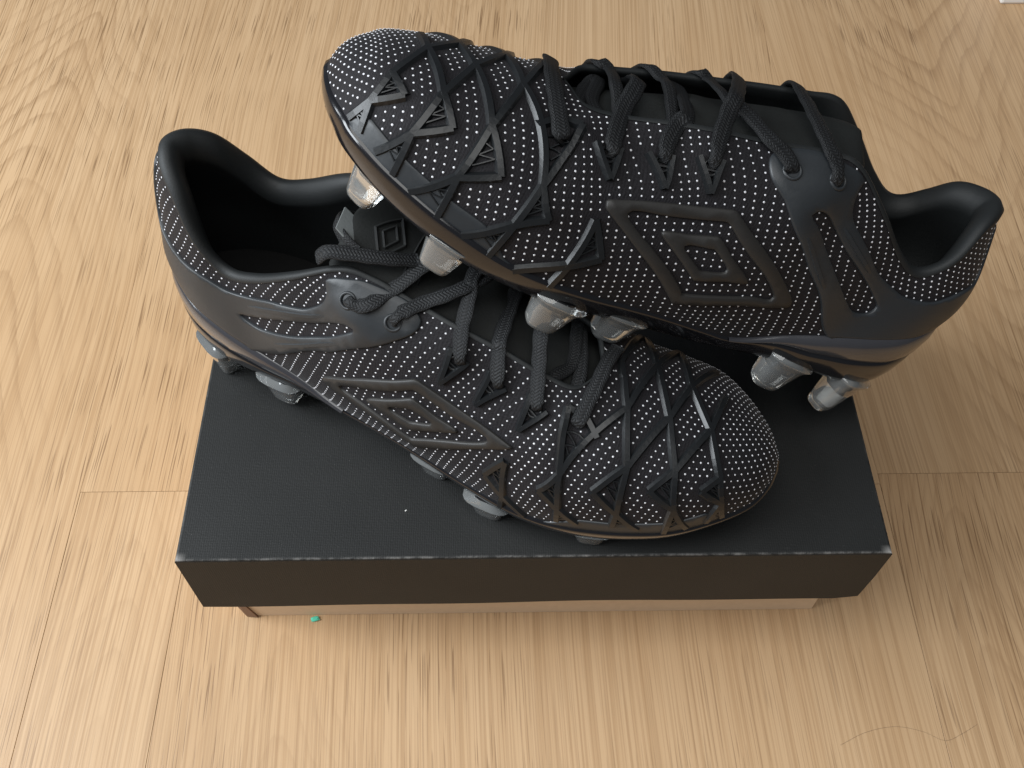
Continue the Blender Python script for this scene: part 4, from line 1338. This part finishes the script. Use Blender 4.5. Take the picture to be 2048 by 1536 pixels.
    for kname, pts_ in LACE[side].items():
        pts_ = [tuple(p) for p in pts_]
        hid = kname[0] in 'im'
        if side == 'L' and kname in ('e5', 'e6'):
            pts_ = pts_[::-1]
        if kname[0] == 'm':
            pts_ = over_medial(pts_[0])[::-1] + pts_[1:]
            if kname != 'm4':
                pts_ = pts_[:-1] + under_lateral(pts_[-1])
        elif kname[0] == 'i':
            lo_ = [tuple(np.array(p) + np.array([0, 0, -1.5])) for p in pts_]
            pts_ = under_medial(lo_[0])[::-1] + lo_[:-1] + under_lateral(lo_[-1])
        elif kname in ('s2', 's3', 'r2', 'r3'):
            pts_ = pts_ + under_medial(pts_[-1])
        elif kname in ('s4', 'r4', 'e6') or (kname == 'e5' and side == 'R'):
            pts_ = (pts_[:-1] if kname in ('s4', 'e6') and side == 'L' else pts_) + over_medial(pts_[-1])
        lace(bt, 'lace', pts_, root, (0.0033 if side == 'L' else 0.0030) if not hid else 0.0027, 0.0008, sink=not hid)
    if side == 'R':
        # loose ends tucked into the collar
        lace(bt, 'lace', [(120, 6, 99), (110, 13, 103.5), (99, 18, 106.5), (91, 21, 107.5), (87, 22.5, 104)], root, 0.0031, 0.0010, sink=False, end_dir=(0, .25, 1))
        lace(bt, 'lace', [(98, 12, 101), (92, 10, 103), (86, 4, 104), (85, -2, 101), (90, -7, 96)], root, 0.0031, 0.0010, sink=False, end_dir=(-1, .3, .5))
    return root, bt

Rrot = [[0.9307416, 0.3648203, 0.0250240], [-0.3647544, 0.9310750, -0.0073139], [-0.0259675, -0.0023203, 0.9996601]]
Lrot = [[-0.8438084, 0.0305421, 0.5357748], [0.1098414, -0.9674125, 0.2281403], [0.5252831, 0.2513569, 0.8129560]]
build_boot('R', (-0.15688, 0.12463, 0.12216), Rrot, 1.0, 'black dotted-knit boot standing on the lid with its open collar at the left')
build_boot('L', (0.14779, 0.08543, 0.09778), Lrot, 1.055, 'black dotted-knit boot lying tilted on top of the other, its toe raised at upper left')

# ------------------------------------------------------------------ small things on the floor
wb = bm_obj('white_plinth', box_bm(0.404, 0.75, 0.545, 0.62, 0.0, 0.09, 0.002, 2), M['white'])
tag(wb, 'white painted block, only its corner showing at the top right edge', 'plinth')
bm = bmesh.new(); bmesh.ops.create_icosphere(bm, subdivisions=2, radius=0.0016)
for v in bm.verts:
    v.co *= 0.75 + 0.5 * random.random(); v.co.x *= 1.5; v.co.z *= 0.5
crumb = bm_obj('crumb', bm, M['green']); crumb.location = (-0.112, 0.0188, 0.0008)
tag(crumb, 'tiny turquoise crumb on the floor in front of the box', 'crumb')
hp = np.array([(151, -49), (165, -43), (180, -40.5), (193, -43), (203, -47.5), (212, -44.5), (221, -40)]) * .001
hq = cr(np.column_stack([hp, np.full(len(hp), 0.0002)]), np.linspace(0, 1, 60))
vv = []; ff = []
for i, p in enumerate(hq):
    for k in range(4):
        a = math.pi / 2 * k; vv.append((p[0], p[1] + 0.00004 * math.cos(a), p[2] + 0.00004 * math.sin(a)))
for i in range(len(hq) - 1):
    for k in range(4):
        a = i * 4 + k; b = i * 4 + (k + 1) % 4; ff.append((a, b, b + 4, a + 4))
hr = mesh_obj('hair', vv, ff, M['hair'])
tag(hr, 'single fine hair curled on the floor at lower right', 'hair')
bm = box_bm(-0.0004, 0.0004, -0.0002, 0.0002, 0, 0.0002)
fk = bm_obj('paper_fleck', bm, M['paper']); fk.location = (-0.0555, 0.0225, LID_T); fk.rotation_euler = (0, 0, 0.8)
tag(fk, 'tiny pale paper fleck on the black lid', 'fleck')
